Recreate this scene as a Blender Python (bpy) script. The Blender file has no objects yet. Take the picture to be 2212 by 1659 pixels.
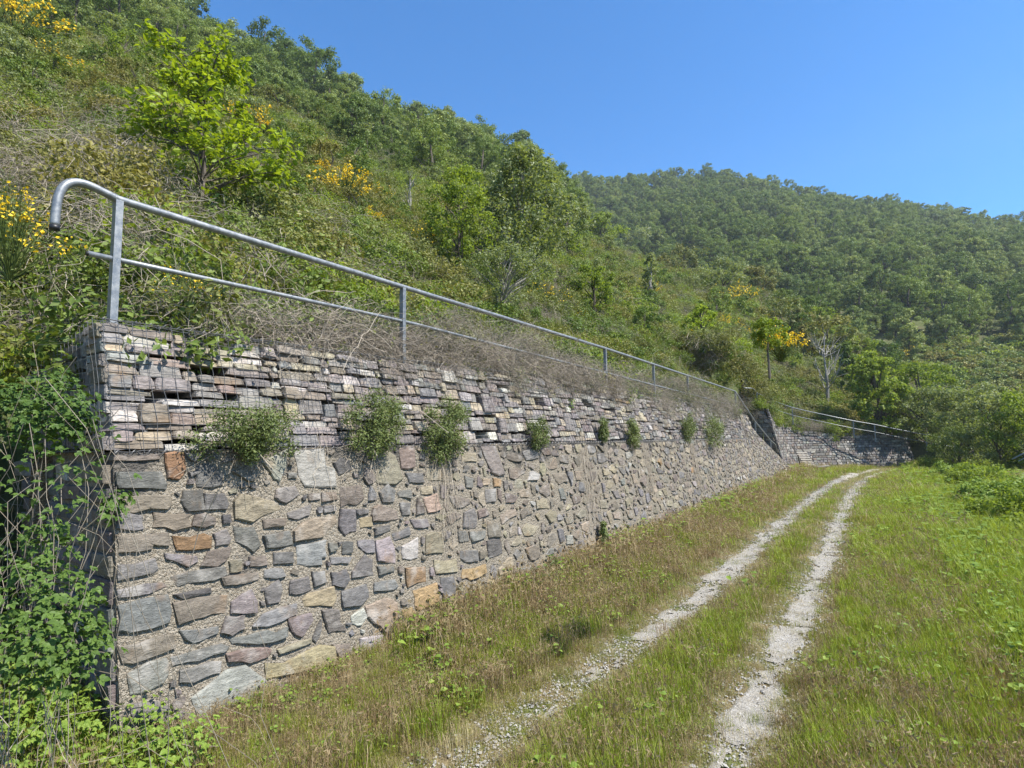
import bpy, math, random
import numpy as np
from mathutils import Vector, Matrix

# ------------------------------------------------------------------ camera, world, sun, exposure
scene = bpy.context.scene
EYE = np.array([0.0, 0.0, 2.25])          # the wall runs along +Y, the hill rises towards -X
YAW, PITCH, ROLL = math.radians(32.0), math.radians(5.6), -0.015
VW, VH, VF = 2212.0, 1659.0, 1250.0
cam_data = bpy.data.cameras.new('camera')
cam = bpy.data.objects.new('camera', cam_data)
scene.collection.objects.link(cam)
CAM_M = (Matrix.Rotation(YAW, 3, 'Z') @ Matrix.Rotation(math.pi / 2 + PITCH, 3, 'X') @ Matrix.Rotation(ROLL, 3, 'Z'))
cam.matrix_world = Matrix.Translation(Vector(EYE)) @ CAM_M.to_4x4()
cam_data.sensor_fit = 'HORIZONTAL'; cam_data.sensor_width = 36.0
cam_data.lens = 36.0 * VF / VW
cam_data.clip_start = 0.05; cam_data.clip_end = 5000.0
scene.camera = cam

SUN_AZ, SUN_EL = math.radians(84.0), math.radians(54.0)   # azimuth from +Y towards +X
world = bpy.data.worlds.new('World'); scene.world = world
world.use_nodes = True
wn = world.node_tree; wn.nodes.clear()
w_out = wn.nodes.new('ShaderNodeOutputWorld'); w_bg = wn.nodes.new('ShaderNodeBackground')
w_sky = wn.nodes.new('ShaderNodeTexSky')
w_sky.sky_type = 'NISHITA'; w_sky.sun_disc = False
w_sky.sun_elevation = SUN_EL; w_sky.sun_rotation = SUN_AZ
w_sky.altitude = 1200.0; w_sky.air_density = 1.0; w_sky.dust_density = 0.15; w_sky.ozone_density = 4.0
w_bg.inputs['Strength'].default_value = 0.12
w_hs = wn.nodes.new('ShaderNodeHueSaturation'); w_hs.inputs['Saturation'].default_value = 1.3
wn.links.new(w_sky.outputs[0], w_hs.inputs['Color']); wn.links.new(w_hs.outputs[0], w_bg.inputs['Color']); wn.links.new(w_bg.outputs[0], w_out.inputs['Surface'])

sun_data = bpy.data.lights.new('sun', 'SUN'); sun = bpy.data.objects.new('sun', sun_data)
scene.collection.objects.link(sun)
SUN_DIR = Vector((math.sin(SUN_AZ) * math.cos(SUN_EL), math.cos(SUN_AZ) * math.cos(SUN_EL), math.sin(SUN_EL)))
sun.rotation_euler = SUN_DIR.to_track_quat('Z', 'Y').to_euler()
sun.location = (30, 30, 60)
sun_data.energy = 5.0; sun_data.angle = math.radians(0.53); sun_data.color = (1.0, 0.95, 0.86)

scene.view_settings.view_transform = 'Standard'; scene.view_settings.look = 'None'
scene.view_settings.exposure = 1.15; scene.view_settings.gamma = 1.0
scene.view_settings.use_curve_mapping = False
scene.render.engine = 'CYCLES'
scene.cycles.max_bounces = 6; scene.cycles.diffuse_bounces = 3; scene.cycles.transmission_bounces = 3
scene.cycles.use_denoising = True
scene.cycles.volume_bounces = 0; scene.cycles.volume_step_rate = 10

# ------------------------------------------------------------------ helpers
RNG = np.random.default_rng(11)
random.seed(5)
CM = np.array(CAM_M)


def ray(px, py):
    """direction through a point of the 2212 x 1659 survey picture"""
    return CM @ np.array([(px - VW / 2) / VF, -(py - VH / 2) / VF, -1.0])


def at_x(px, py, x): d = ray(px, py); return EYE + d * (x - EYE[0]) / d[0]
def at_y(px, py, y): d = ray(px, py); return EYE + d * (y - EYE[1]) / d[1]
def at_z(px, py, z): d = ray(px, py); return EYE + d * (z - EYE[2]) / d[2]


def project(P):
    q = (np.asarray(P, float) - EYE) @ CM
    dz = np.where(-q[..., 2] > 1e-3, -q[..., 2], np.nan)
    return VW / 2 + VF * q[..., 0] / dz, VH / 2 - VF * q[..., 1] / dz, dz


def _h(ix, iy, seed):
    n = (ix * 374761393 + iy * 668265263 + seed * 974634777) & 0xffffffff
    n = ((n ^ (n >> 13)) * 1274126177) & 0xffffffff
    return ((n ^ (n >> 16)) & 0xffff) / 65535.0


def noise2(x, y, seed=0):
    x = np.asarray(x, float); y = np.asarray(y, float)
    ix = np.floor(x).astype(np.int64); iy = np.floor(y).astype(np.int64)
    fx = x - ix; fy = y - iy
    fx = fx * fx * (3 - 2 * fx); fy = fy * fy * (3 - 2 * fy)
    a = _h(ix, iy, seed); b = _h(ix + 1, iy, seed); c = _h(ix, iy + 1, seed); d = _h(ix + 1, iy + 1, seed)
    return (a + (b - a) * fx) * (1 - fy) + (c + (d - c) * fx) * fy


def fbm(x, y, seed=0, o=3):
    r = 0; a = 1; t = 0
    for k in range(o):
        r = r + a * noise2(np.asarray(x) * 2 ** k, np.asarray(y) * 2 ** k, seed + k); t += a; a *= .5
    return r / t


def link(o, parent=None):
    scene.collection.objects.link(o)
    if parent is not None: o.parent = parent
    return o


def mesh_np(name, V, polys, mats=(), mat_idx=None, tint=None, smooth=False):
    """V (n,3); polys: list of int arrays (m,k), faces of each k in one go"""
    me = bpy.data.meshes.new(name)
    V = np.asarray(V, np.float32)
    me.vertices.add(len(V)); me.vertices.foreach_set('co', V.ravel())
    polys = [np.asarray(p, np.int32) for p in polys if len(p)]
    loops = np.concatenate([p.ravel() for p in polys]) if polys else np.zeros(0, np.int32)
    tot = np.concatenate([np.full(len(p), p.shape[1], np.int32) for p in polys]) if polys else np.zeros(0, np.int32)
    start = np.concatenate([[0], np.cumsum(tot)[:-1]]).astype(np.int32) if len(tot) else tot
    me.loops.add(len(loops)); me.loops.foreach_set('vertex_index', loops)
    me.polygons.add(len(tot)); me.polygons.foreach_set('loop_start', start)
    me.polygons.foreach_set('loop_total', tot)
    for m in mats: me.materials.append(m)
    if mat_idx is not None: me.polygons.foreach_set('material_index', np.asarray(mat_idx, np.int32))
    me.polygons.foreach_set('use_smooth', np.full(len(tot), smooth))
    if tint is not None:
        at = me.attributes.new('tint', 'FLOAT_COLOR', 'POINT')
        t = np.ones((len(V), 4), np.float32); t[:, :3] = tint
        at.data.foreach_set('color', t.ravel())
    me.update(calc_edges=True); me.validate()
    return me


class Geo:
    """collects vertices and faces of one mesh"""
    def __init__(s): s.V = []; s.F = {}; s.n = 0; s.T = []; s.M = {}
    def add(s, V, polys, tint=None, mat=0):
        V = np.asarray(V, float)
        for p in polys:
            p = np.asarray(p, np.int64)
            if len(p) == 0: continue
            s.F.setdefault(p.shape[1], []).append(p + s.n)
            s.M.setdefault(p.shape[1], []).append(np.full(len(p), mat))
        s.V.append(V); s.n += len(V)
        s.T.append(np.tile(np.asarray(tint if tint is not None else (1, 1, 1), float).reshape(-1, 3), (1 if tint is not None and np.ndim(tint) == 2 else len(V), 1)))
    def mesh(s, name, mats, smooth=False):
        ks = sorted(s.F)
        return mesh_np(name, np.concatenate(s.V), [np.concatenate(s.F[k]) for k in ks], mats,
                       np.concatenate([np.concatenate(s.M[k]) for k in ks]), np.concatenate(s.T), smooth)
    def obj(s, name, mats, parent=None, smooth=False):
        return link(bpy.data.objects.new(name, s.mesh(name, mats, smooth)), parent)


def empty(name, loc, label, cat, group=None):
    o = bpy.data.objects.new(name, None); o.empty_display_size = .2
    o.location = [float(c) for c in loc]; link(o)
    return tag(o, label, cat, group)


def tag(o, label=None, cat=None, group=None, kind=None):
    if label: o['label'] = label
    if cat: o['category'] = cat
    if group: o['group'] = group
    if kind: o['kind'] = kind
    return o


def copy_tree(root, loc, rz=0.0, scl=1.0, label=None, group=None):
    c = root.copy(); scene.collection.objects.link(c)
    c.location = [float(v) for v in loc]; c.rotation_euler = (0, 0, rz)
    c.scale = (scl, scl, scl) if np.isscalar(scl) else scl
    if label: c['label'] = label
    if group: c['group'] = group
    for ch in root.children:
        d = ch.copy(); scene.collection.objects.link(d); d.parent = c
    return c


def tube(P, r, k=6, cap=True):
    """tube along the polyline P; r one radius or one per point"""
    P = np.asarray(P, float); n = len(P); r = np.broadcast_to(np.asarray(r, float), (n,))
    T = np.gradient(P, axis=0); T /= np.linalg.norm(T, axis=1)[:, None] + 1e-12
    ref = np.where(np.abs(T[:, 2:3]) > .9, np.array([[1.0, 0, 0]]), np.array([[0, 0, 1.0]]))
    if np.abs(T[:, 2]).max() > .9 and np.abs(T[:, 2]).min() < .9:
        ref = np.tile([[1.0, .2, .1]], (n, 1)) if np.abs(T[:, 0]).max() < .9 else np.tile([[.1, 1.0, .2]], (n, 1))
    A = np.cross(T, ref); A /= np.linalg.norm(A, axis=1)[:, None] + 1e-12
    B = np.cross(T, A)
    th = np.arange(k) * 2 * np.pi / k
    V = P[:, None] + r[:, None, None] * (np.cos(th)[None, :, None] * A[:, None] + np.sin(th)[None, :, None] * B[:, None])
    i = np.arange(n - 1)[:, None] * k; j = np.arange(k)[None, :]; j2 = (j + 1) % k
    Q = np.stack([i + j, i + k + j, i + k + j2, i + j2], -1).reshape(-1, 4)
    F = [Q]
    if cap and k >= 3: F.append(np.array([list(range(k)), list(range(n * k - 1, (n - 1) * k - 1, -1))]))
    return V.reshape(-1, 3), F


BOXF = np.array([[0, 1, 3, 2], [4, 6, 7, 5], [0, 4, 5, 1], [2, 3, 7, 6], [0, 2, 6, 4], [1, 5, 7, 3]])
def box(c, s, M=None):
    V = np.array([[x, y, z] for x in (-.5, .5) for y in (-.5, .5) for z in (-.5, .5)]) * np.asarray(s)
    if M is not None: V = V @ np.asarray(M).T
    return V + np.asarray(c), [BOXF]


def unit(v): v = np.asarray(v, float); return v / (np.linalg.norm(v, axis=-1, keepdims=True) + 1e-12)


def leaves(P, N, size, rng, aspect=.55, fold=.0):
    """one rhombic leaf per point: P positions, N rough normals, size half-length per leaf"""
    n = len(P); N = unit(N); size = np.broadcast_to(size, (n,))[:, None]
    T = unit(np.cross(N, rng.normal(size=(n, 3)))); S = np.cross(N, T)
    V = np.empty((n, 4, 3))
    V[:, 0] = P - T * size; V[:, 2] = P + T * size
    V[:, 1] = P + S * size * aspect + N * size * fold + T * size * .1; V[:, 3] = P - S * size * aspect + N * size * fold + T * size * .1
    return V.reshape(-1, 3), [np.arange(4 * n).reshape(n, 4)]


def big_leaves(P, N, T, size, rng, leaflet=1, wide=.34):
    """folded pointed leaflets, three to a leaf if leaflet=3; T points from stalk to tip"""
    out = []
    for a in ((0,) if leaflet == 1 else (-.95, 0, .95)):
        n = len(P); Nn = unit(N); S = unit(np.cross(Nn, T)); Tt = np.cross(S, Nn)
        t = unit(Tt * math.cos(a) + S * math.sin(a)); s = np.cross(Nn, t)
        L = (np.broadcast_to(size, (n,)) * (1.0 if a == 0 else .85) * rng.uniform(.85, 1.1, n))[:, None]
        V = np.empty((n, 8, 3)); up = Nn * L * .10
        V[:, 0] = P + t * L * .05; V[:, 1] = P + t * L * .3 + s * L * wide * .9 + up; V[:, 2] = P + t * L * .65 + s * L * wide * .75 + up * .8
        V[:, 3] = P + t * L - Nn * L * .15; V[:, 4] = P + t * L * .65 - s * L * wide * .75 + up * .8; V[:, 5] = P + t * L * .3 - s * L * wide * .9 + up
        V[:, 6] = P + t * L * .35; V[:, 7] = P + t * L * .68 - Nn * L * .04
        b = np.arange(n)[:, None] * 8
        quads = np.concatenate([b + [[6, 1, 2, 7]], b + [[6, 7, 4, 5]]])
        tris = np.concatenate([b + [[0, 1, 6]], b + [[0, 6, 5]], b + [[2, 3, 7]], b + [[7, 3, 4]]])
        out.append((V.reshape(-1, 3), [quads, tris]))
    return out


def arc_stem(p0, p1, sag, n=6, rng=RNG, wob=.03):
    t = np.linspace(0, 1, n)[:, None]
    P = p0 * (1 - t) + p1 * t
    P[:, 2:3] += 4 * sag * t * (1 - t)
    P[1:-1] += rng.normal(size=(n - 2, 3)) * wob
    return P


def scatter(name, pts, rot, scl, idx, protos, label_kind='stuff'):
    """ONE object whose points carry copies of the prototype meshes (for what nobody could count)"""
    me = bpy.data.meshes.new(name)
    pts = np.asarray(pts, np.float32)
    me.vertices.add(len(pts)); me.vertices.foreach_set('co', pts.ravel())
    a = me.attributes.new('rot', 'FLOAT_VECTOR', 'POINT'); a.data.foreach_set('vector', np.asarray(rot, np.float32).ravel())
    scl = np.asarray(scl, np.float32)
    if scl.ndim == 1: scl = np.repeat(scl[:, None], 3, 1)
    a = me.attributes.new('scl', 'FLOAT_VECTOR', 'POINT'); a.data.foreach_set('vector', scl.ravel())
    a = me.attributes.new('idx', 'INT', 'POINT'); a.data.foreach_set('value', np.asarray(idx, np.int32))
    o = link(bpy.data.objects.new(name, me)); o['kind'] = label_kind
    ng = bpy.data.node_groups.new(name + '_scatter', 'GeometryNodeTree')
    ng.interface.new_socket('Geometry', in_out='INPUT', socket_type='NodeSocketGeometry')
    ng.interface.new_socket('Geometry', in_out='OUTPUT', socket_type='NodeSocketGeometry')
    N = ng.nodes; L = ng.links
    gi = N.new('NodeGroupInput'); go = N.new('NodeGroupOutput'); jn = N.new('GeometryNodeJoinGeometry')
    def attr(nm, ty):
        x = N.new('GeometryNodeInputNamedAttribute'); x.data_type = ty; x.inputs['Name'].default_value = nm
        return x.outputs['Attribute']
    r = attr('rot', 'FLOAT_VECTOR'); s = attr('scl', 'FLOAT_VECTOR'); ii = attr('idx', 'INT')
    e2r = N.new('FunctionNodeEulerToRotation'); L.new(r, e2r.inputs[0])
    for k, p in enumerate(protos):
        po = bpy.data.objects.new(name + '_kind', p)
        oi = N.new('GeometryNodeObjectInfo'); oi.inputs['Object'].default_value = po; oi.inputs['As Instance'].default_value = True
        cmp_ = N.new('FunctionNodeCompare'); cmp_.data_type = 'INT'; cmp_.operation = 'EQUAL'
        L.new(ii, cmp_.inputs[2]); cmp_.inputs[3].default_value = k
        iop = N.new('GeometryNodeInstanceOnPoints')
        L.new(gi.outputs[0], iop.inputs['Points']); L.new(cmp_.outputs[0], iop.inputs['Selection'])
        L.new(oi.outputs['Geometry'], iop.inputs['Instance'])
        L.new(e2r.outputs[0], iop.inputs['Rotation']); L.new(s, iop.inputs['Scale'])
        L.new(iop.outputs[0], jn.inputs[0])
    L.new(jn.outputs[0], go.inputs[0])
    m = o.modifiers.new('scatter', 'NODES'); m.node_group = ng
    return o


# ------------------------------------------------------------------ materials
def new_mat(name):
    m = bpy.data.materials.new(name); m.use_nodes = True
    nt = m.node_tree; nt.nodes.clear()
    out = nt.nodes.new('ShaderNodeOutputMaterial')
    return m, nt, out


def nd(nt, t, **kw):
    n = nt.nodes.new(t)
    for k, v in kw.items():
        if k in n.inputs: n.inputs[k].default_value = v
        else: setattr(n, k, v)
    return n


def mixc(nt, fac, a, b, mode='MIX'):
    m = nt.nodes.new('ShaderNodeMix'); m.data_type = 'RGBA'; m.blend_type = mode
    for s, v in ((m.inputs[0], fac), (m.inputs[6], a), (m.inputs[7], b)):
        if isinstance(v, bpy.types.NodeSocket): nt.links.new(v, s)
        elif isinstance(v, (int, float)): s.default_value = v
        else: s.default_value = (*v, 1.0)
    return m.outputs[2]


def ramp(nt, fac, stops):
    r = nt.nodes.new('ShaderNodeValToRGB'); e = r.color_ramp.elements
    while len(e) > 1: e.remove(e[-1])
    for i, (p, c) in enumerate(stops):
        x = e[0] if i == 0 else e.new(p)
        x.position = p; x.color = (*c, 1.0) if not np.isscalar(c) else (c, c, c, 1.0)
    nt.links.new(fac, r.inputs[0]); return r.outputs[0]


def mathn(nt, op, a, b):
    m = nt.nodes.new('ShaderNodeMath'); m.operation = op
    for s, v in ((m.inputs[0], a), (m.inputs[1], b)):
        if isinstance(v, bpy.types.NodeSocket): nt.links.new(v, s)
        else: s.default_value = v
    return m.outputs[0]


def noise_tex(nt, scale, detail=4, rough=.6, vec=None, stretch=None):
    n = nd(nt, 'ShaderNodeTexNoise', Scale=scale, Detail=detail, Roughness=rough)
    if vec is None:
        vec = nt.nodes.new('ShaderNodeNewGeometry').outputs['Position']
    if stretch is not None:
        mp = nt.nodes.new('ShaderNodeMapping'); mp.inputs['Scale'].default_value = stretch
        nt.links.new(vec, mp.inputs[0]); vec = mp.outputs[0]
    nt.links.new(vec, n.inputs['Vector'])
    return n.outputs[0]


def leaf_mat(name, dark, light, transl=.35, objvar=.5, gloss=.2, tcol=None, patch=None):
    m, nt, out = new_mat(name)
    g = nt.nodes.new('ShaderNodeNewGeometry'); oi = nt.nodes.new('ShaderNodeObjectInfo')
    f = mathn(nt, 'ADD', mathn(nt, 'MULTIPLY', g.outputs['Random Per Island'], 1 - objvar), mathn(nt, 'MULTIPLY', oi.outputs['Random'], objvar))
    col = mixc(nt, f, dark, light)
    if patch:                           # stands of another hue, metres across
        col = mixc(nt, ramp(nt, noise_tex(nt, .22, 3, .55), [(.42, 0.0), (.62, .85)]), col, mixc(nt, 1.0, col, patch, 'MULTIPLY'))
    p = nd(nt, 'ShaderNodeBsdfPrincipled', Roughness=.5)
    p.inputs['Specular IOR Level'].default_value = gloss
    nt.links.new(col, p.inputs['Base Color'])
    t = nt.nodes.new('ShaderNodeBsdfTranslucent')
    nt.links.new(mixc(nt, 1.0, col, tcol or (1.25, 1.2, .5), 'MULTIPLY'), t.inputs['Color'])
    mx = nt.nodes.new('ShaderNodeMixShader'); mx.inputs[0].default_value = transl
    nt.links.new(p.outputs[0], mx.inputs[1]); nt.links.new(t.outputs[0], mx.inputs[2])
    nt.links.new(mx.outputs[0], out.inputs[0])
    return m


def plain_mat(name, a, b, scale=20, rough=.85, bump=0.0, stretch=None, metal=0.0, spec=.4, island=0.0):
    m, nt, out = new_mat(name)
    n = noise_tex(nt, scale, stretch=stretch)
    f = ramp(nt, n, [(.3, 0.0), (.7, 1.0)])
    if island:
        g = nt.nodes.new('ShaderNodeNewGeometry')
        f = mixc(nt, island, f, g.outputs['Random Per Island'])
    col = mixc(nt, f, a, b)
    p = nd(nt, 'ShaderNodeBsdfPrincipled', Roughness=rough, Metallic=metal); p.inputs['Specular IOR Level'].default_value = spec
    nt.links.new(col, p.inputs['Base Color'])
    if bump:
        bn = nd(nt, 'ShaderNodeBump', Strength=bump, Distance=.02)
        nt.links.new(n, bn.inputs['Height']); nt.links.new(bn.outputs[0], p.inputs['Normal'])
    nt.links.new(p.outputs[0], out.inputs[0])
    return m


def stone_material():
    m, nt, out = new_mat('slate_stone')
    at = nd(nt, 'ShaderNodeAttribute', attribute_name='tint')
    n1 = noise_tex(nt, 9, 5, .65, stretch=(1, 1, 2.6))
    n2 = noise_tex(nt, 70, 4, .7, stretch=(1, .6, 1.5))
    n3 = noise_tex(nt, 5, 3, .5)
    c = mixc(nt, 1.0, at.outputs['Color'], ramp(nt, n1, [(.25, .42), (.5, .78), (.78, 1.22)]), 'MULTIPLY')
    c = mixc(nt, 1.0, c, ramp(nt, n2, [(.3, .72), (.7, 1.3)]), 'MULTIPLY')
    # pale lichen bloom and ochre stains in patches of their own
    c = mixc(nt, ramp(nt, n3, [(.56, 0.0), (.72, .45)]), c, (.36, .34, .31))
    n4 = noise_tex(nt, 3.2, 3, .6)
    c = mixc(nt, ramp(nt, n4, [(.60, 0.0), (.75, .45)]), c, (.22, .13, .06))
    sp = nd(nt, 'ShaderNodeTexVoronoi', Scale=85); g = nt.nodes.new('ShaderNodeNewGeometry'); nt.links.new(g.outputs['Position'], sp.inputs['Vector'])
    spk = mathn(nt, 'MULTIPLY', ramp(nt, sp.outputs['Distance'], [(.10, 1.0), (.2, 0.0)]), ramp(nt, n1, [(.5, 0.0), (.62, .8)]))
    c = mixc(nt, spk, c, (.5, .49, .46))
    p = nd(nt, 'ShaderNodeBsdfPrincipled', Roughness=.72); p.inputs['Specular IOR Level'].default_value = .45
    nt.links.new(c, p.inputs['Base Color'])
    h = mathn(nt, 'ADD', mathn(nt, 'MULTIPLY', n1, 1.0), mathn(nt, 'MULTIPLY', n2, .35))
    bn = nd(nt, 'ShaderNodeBump', Strength=.75, Distance=.03)
    nt.links.new(h, bn.inputs['Height']); nt.links.new(bn.outputs[0], p.inputs['Normal'])
    nt.links.new(p.outputs[0], out.inputs[0])
    return m


def mortar_material():
    m, nt, out = new_mat('coarse_mortar')
    g = nt.nodes.new('ShaderNodeNewGeometry')
    v = nd(nt, 'ShaderNodeTexVoronoi', Scale=120); nt.links.new(g.outputs['Position'], v.inputs['Vector'])
    v2 = nd(nt, 'ShaderNodeTexVoronoi', Scale=40); nt.links.new(g.outputs['Position'], v2.inputs['Vector'])
    n = noise_tex(nt, 2.2, 4, .6)
    sep = nt.nodes.new('ShaderNodeSeparateColor'); nt.links.new(v.outputs['Color'], sep.inputs[0])
    c = ramp(nt, sep.outputs[0], [(0, (.165, .14, .105)), (.45, (.265, .23, .18)), (.85, (.35, .315, .26)), (1, (.19, .15, .105))])
    c = mixc(nt, 1.0, c, ramp(nt, v.outputs['Distance'], [(.25, 1.0), (.8, .68)]), 'MULTIPLY')
    # black lichen: strongest in the band just under the baskets, and in scattered patches
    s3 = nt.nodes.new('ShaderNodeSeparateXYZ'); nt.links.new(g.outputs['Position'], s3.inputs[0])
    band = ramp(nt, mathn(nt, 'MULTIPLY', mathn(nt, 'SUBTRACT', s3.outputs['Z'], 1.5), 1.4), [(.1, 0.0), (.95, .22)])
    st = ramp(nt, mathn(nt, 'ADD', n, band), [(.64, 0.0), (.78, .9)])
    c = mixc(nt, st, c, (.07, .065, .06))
    p = nd(nt, 'ShaderNodeBsdfPrincipled', Roughness=.95); p.inputs['Specular IOR Level'].default_value = .15
    nt.links.new(c, p.inputs['Base Color'])
    h = mathn(nt, 'ADD', mathn(nt, 'MULTIPLY', v.outputs['Distance'], -.8), mathn(nt, 'MULTIPLY', v2.outputs['Distance'], -1.6))
    bn = nd(nt, 'ShaderNodeBump', Strength=.85, Distance=.014)
    nt.links.new(h, bn.inputs['Height']); nt.links.new(bn.outputs[0], p.inputs['Normal'])
    nt.links.new(p.outputs[0], out.inputs[0])
    return m


def ground_material(name, cols, scale=1.2, fine=45, bump=.6):
    m, nt, out = new_mat(name)
    n = noise_tex(nt, scale, 5, .6); f = noise_tex(nt, fine, 4, .7)
    k = len(cols)
    c = ramp(nt, n, [(.3 + .4 * i / (k - 1), cols[i]) for i in range(k)])
    c = mixc(nt, 1.0, c, ramp(nt, f, [(.3, .55), (.7, 1.4)]), 'MULTIPLY')
    p = nd(nt, 'ShaderNodeBsdfPrincipled', Roughness=.95); p.inputs['Specular IOR Level'].default_value = .1
    nt.links.new(c, p.inputs['Base Color'])
    bn = nd(nt, 'ShaderNodeBump', Strength=bump, Distance=.03)
    nt.links.new(f, bn.inputs['Height']); nt.links.new(bn.outputs[0], p.inputs['Normal'])
    nt.links.new(p.outputs[0], out.inputs[0])
    return m


def galv_material():
    m, nt, out = new_mat('galvanised_steel')
    n = noise_tex(nt, 22, 4, .6); v = noise_tex(nt, 120, 2, .5)
    c = mixc(nt, ramp(nt, n, [(.35, 0.0), (.65, 1.0)]), (.17, .18, .19), (.26, .27, .275))
    c = mixc(nt, ramp(nt, v, [(.62, 0.0), (.7, .5)]), c, (.42, .42, .42))
    p = nd(nt, 'ShaderNodeBsdfPrincipled', Metallic=.5, Roughness=.48)
    nt.links.new(c, p.inputs['Base Color']); nt.links.new(ramp(nt, n, [(.3, .38), (.7, .6)]), p.inputs['Roughness'])
    nt.links.new(p.outputs[0], out.inputs[0])
    return m


M_STONE = stone_material(); M_MORTAR = mortar_material(); M_GALV = galv_material()
M_WIRE = plain_mat('wire_zinc', (.12, .12, .125), (.24, .24, .24), 30, .5, metal=.5)
M_CAP = plain_mat('black_plastic_cap', (.012, .012, .014), (.02, .02, .022), 20, .45)
M_BACK = plain_mat('dark_rubble', (.05, .045, .04), (.10, .09, .08), 14, .95, .5)
M_GROUND = ground_material('verge_soil', [(.10, .085, .045), (.17, .135, .075), (.085, .10, .035), (.20, .165, .10)])
M_HILL = ground_material('hill_soil', [(.05, .055, .025), (.07, .085, .03), (.085, .075, .045)], .25, 6)
M_GRAVEL = ground_material('gravel_dust', [(.24, .22, .185), (.33, .31, .27), (.28, .25, .20)], 3.0, 60, .9)
M_PEBBLE = plain_mat('limestone_pebble', (.21, .20, .18), (.38, .365, .34), 6, .9, island=.6)
M_BARK = plain_mat('bark', (.055, .045, .035), (.12, .10, .08), 25, .9, .5, stretch=(1, 1, .3))
M_PALEBARK = plain_mat('pale_bark', (.16, .15, .13), (.30, .28, .25), 14, .9, .3, stretch=(1, 1, 3))
M_TIMBER = plain_mat('weathered_timber', (.20, .18, .15), (.36, .33, .28), 18, .85, .3, stretch=(1, 5, 5))
M_DKTIMBER = plain_mat('dark_timber', (.05, .042, .035), (.11, .095, .08), 18, .9, .4, stretch=(6, 6, 1))
M_CONCRETE = plain_mat('concrete', (.26, .25, .23), (.38, .36, .33), 10, .9, .3)
M_DRY = plain_mat('dry_stem', (.13, .105, .075), (.36, .31, .245), 3, .8, island=.8)
M_TWIG = plain_mat('green_twig', (.05, .065, .02), (.12, .14, .05), 3, .7, island=.7)
L_BRAMBLE = leaf_mat('bramble_leaf', (0.075, 0.12, 0.022), (0.2, 0.25, 0.055), .3, .35, patch=(.8, .85, .65))
L_OLIVE = leaf_mat('olive_leaf', (0.095, 0.12, 0.034), (0.235, 0.25, 0.08), .3, patch=(1.15, .92, .75))
L_OAK = leaf_mat('young_oak_leaf', (0.115, 0.175, 0.013), (0.32, 0.41, 0.035), .42, .25)
L_WOOD = leaf_mat('wood_leaf', (0.055, 0.105, 0.024), (0.19, 0.25, 0.055), .3, .55, patch=(1.2, 1.15, .9))
L_FAR = leaf_mat('far_wood_leaf', (0.08, 0.13, 0.035), (0.29, 0.33, 0.09), .3, .55, patch=(.72, .84, .9))
L_BIRCH = leaf_mat('birch_leaf', (0.11, 0.15, 0.05), (0.27, 0.31, 0.125), .46, .3, .4)
L_LIME = leaf_mat('lime_leaf', (0.11, 0.165, 0.02), (0.26, 0.33, 0.055), .5, .4)
L_WALLPLANT = leaf_mat('wall_plant_leaf', (0.075, 0.105, 0.03), (0.19, 0.225, 0.075), .25, .3)
L_BROOM = leaf_mat('broom_twig', (0.0525, 0.0825, 0.021), (0.135, 0.1725, 0.045), .2, .3)
L_FLOWER = leaf_mat('broom_flower', (0.7, 0.44, 0.012), (0.88, 0.66, 0.03), .3, .2, .3, (1.1, 1.0, .5))
L_CREEPER = leaf_mat('creeper_leaf', (.035, .075, .014), (.115, .18, .036), .28, .3)
G_GREEN = leaf_mat('green_grass', (0.12, 0.16, 0.024), (0.265, 0.295, 0.052), .35, .5, patch=(1.15, .95, .8))
G_LUSH = leaf_mat('lush_grass', (0.15, 0.215, 0.025), (0.31, 0.37, 0.05), .38, .5)
G_DRY = leaf_mat('dry_grass', (0.22, 0.165, 0.08), (0.42, 0.33, 0.19), .3, .5, .3, (1.1, 1.0, .7))
G_SORREL = leaf_mat('reddish_seed_grass', (0.19, 0.13, 0.07), (0.34, 0.25, 0.14), .3, .5, .3, (1.1, .95, .7))
G_STRAW = leaf_mat('straw_grass', (0.276, 0.23, 0.115), (0.483, 0.414, 0.23), .3, .5, .3, (1.1, 1.0, .7))
G_WEED = leaf_mat('weed_leaf', (0.1, 0.17, 0.025), (0.24, 0.32, 0.055), .33, .3)
# ------------------------------------------------------------------ terrain
def sstep(x, a, b):
    t = np.clip((np.asarray(x, float) - a) / (b - a), 0, 1); return t * t * (3 - 2 * t)


def gz(x, y):
    """the grassy terrace with the two wheel tracks"""
    x = np.asarray(x, float); y = np.asarray(y, float)
    z = .22 * np.clip(-3.0 - x, 0, 1.6)
    z = z - .035 * (np.exp(-((x + 2.4) / .3) ** 2) + np.exp(-((x + 1.0) / .3) ** 2)) + .05 * np.exp(-((x + 1.7) / .45) ** 2)
    z = z + .035 * np.clip(x - 1.5, 0, 12)
    z = z + .07 * (fbm(x * .9, y * .9, 3) - .5) + .10 * (fbm(x * .25, y * .25, 8) - .5)
    bank = .8 * np.clip(-4.3 - x, 0, 4)                      # the bank in front of the wall's free end
    z = z + bank * (1 - sstep(y, 1.3, 2.1))
    return z


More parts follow.
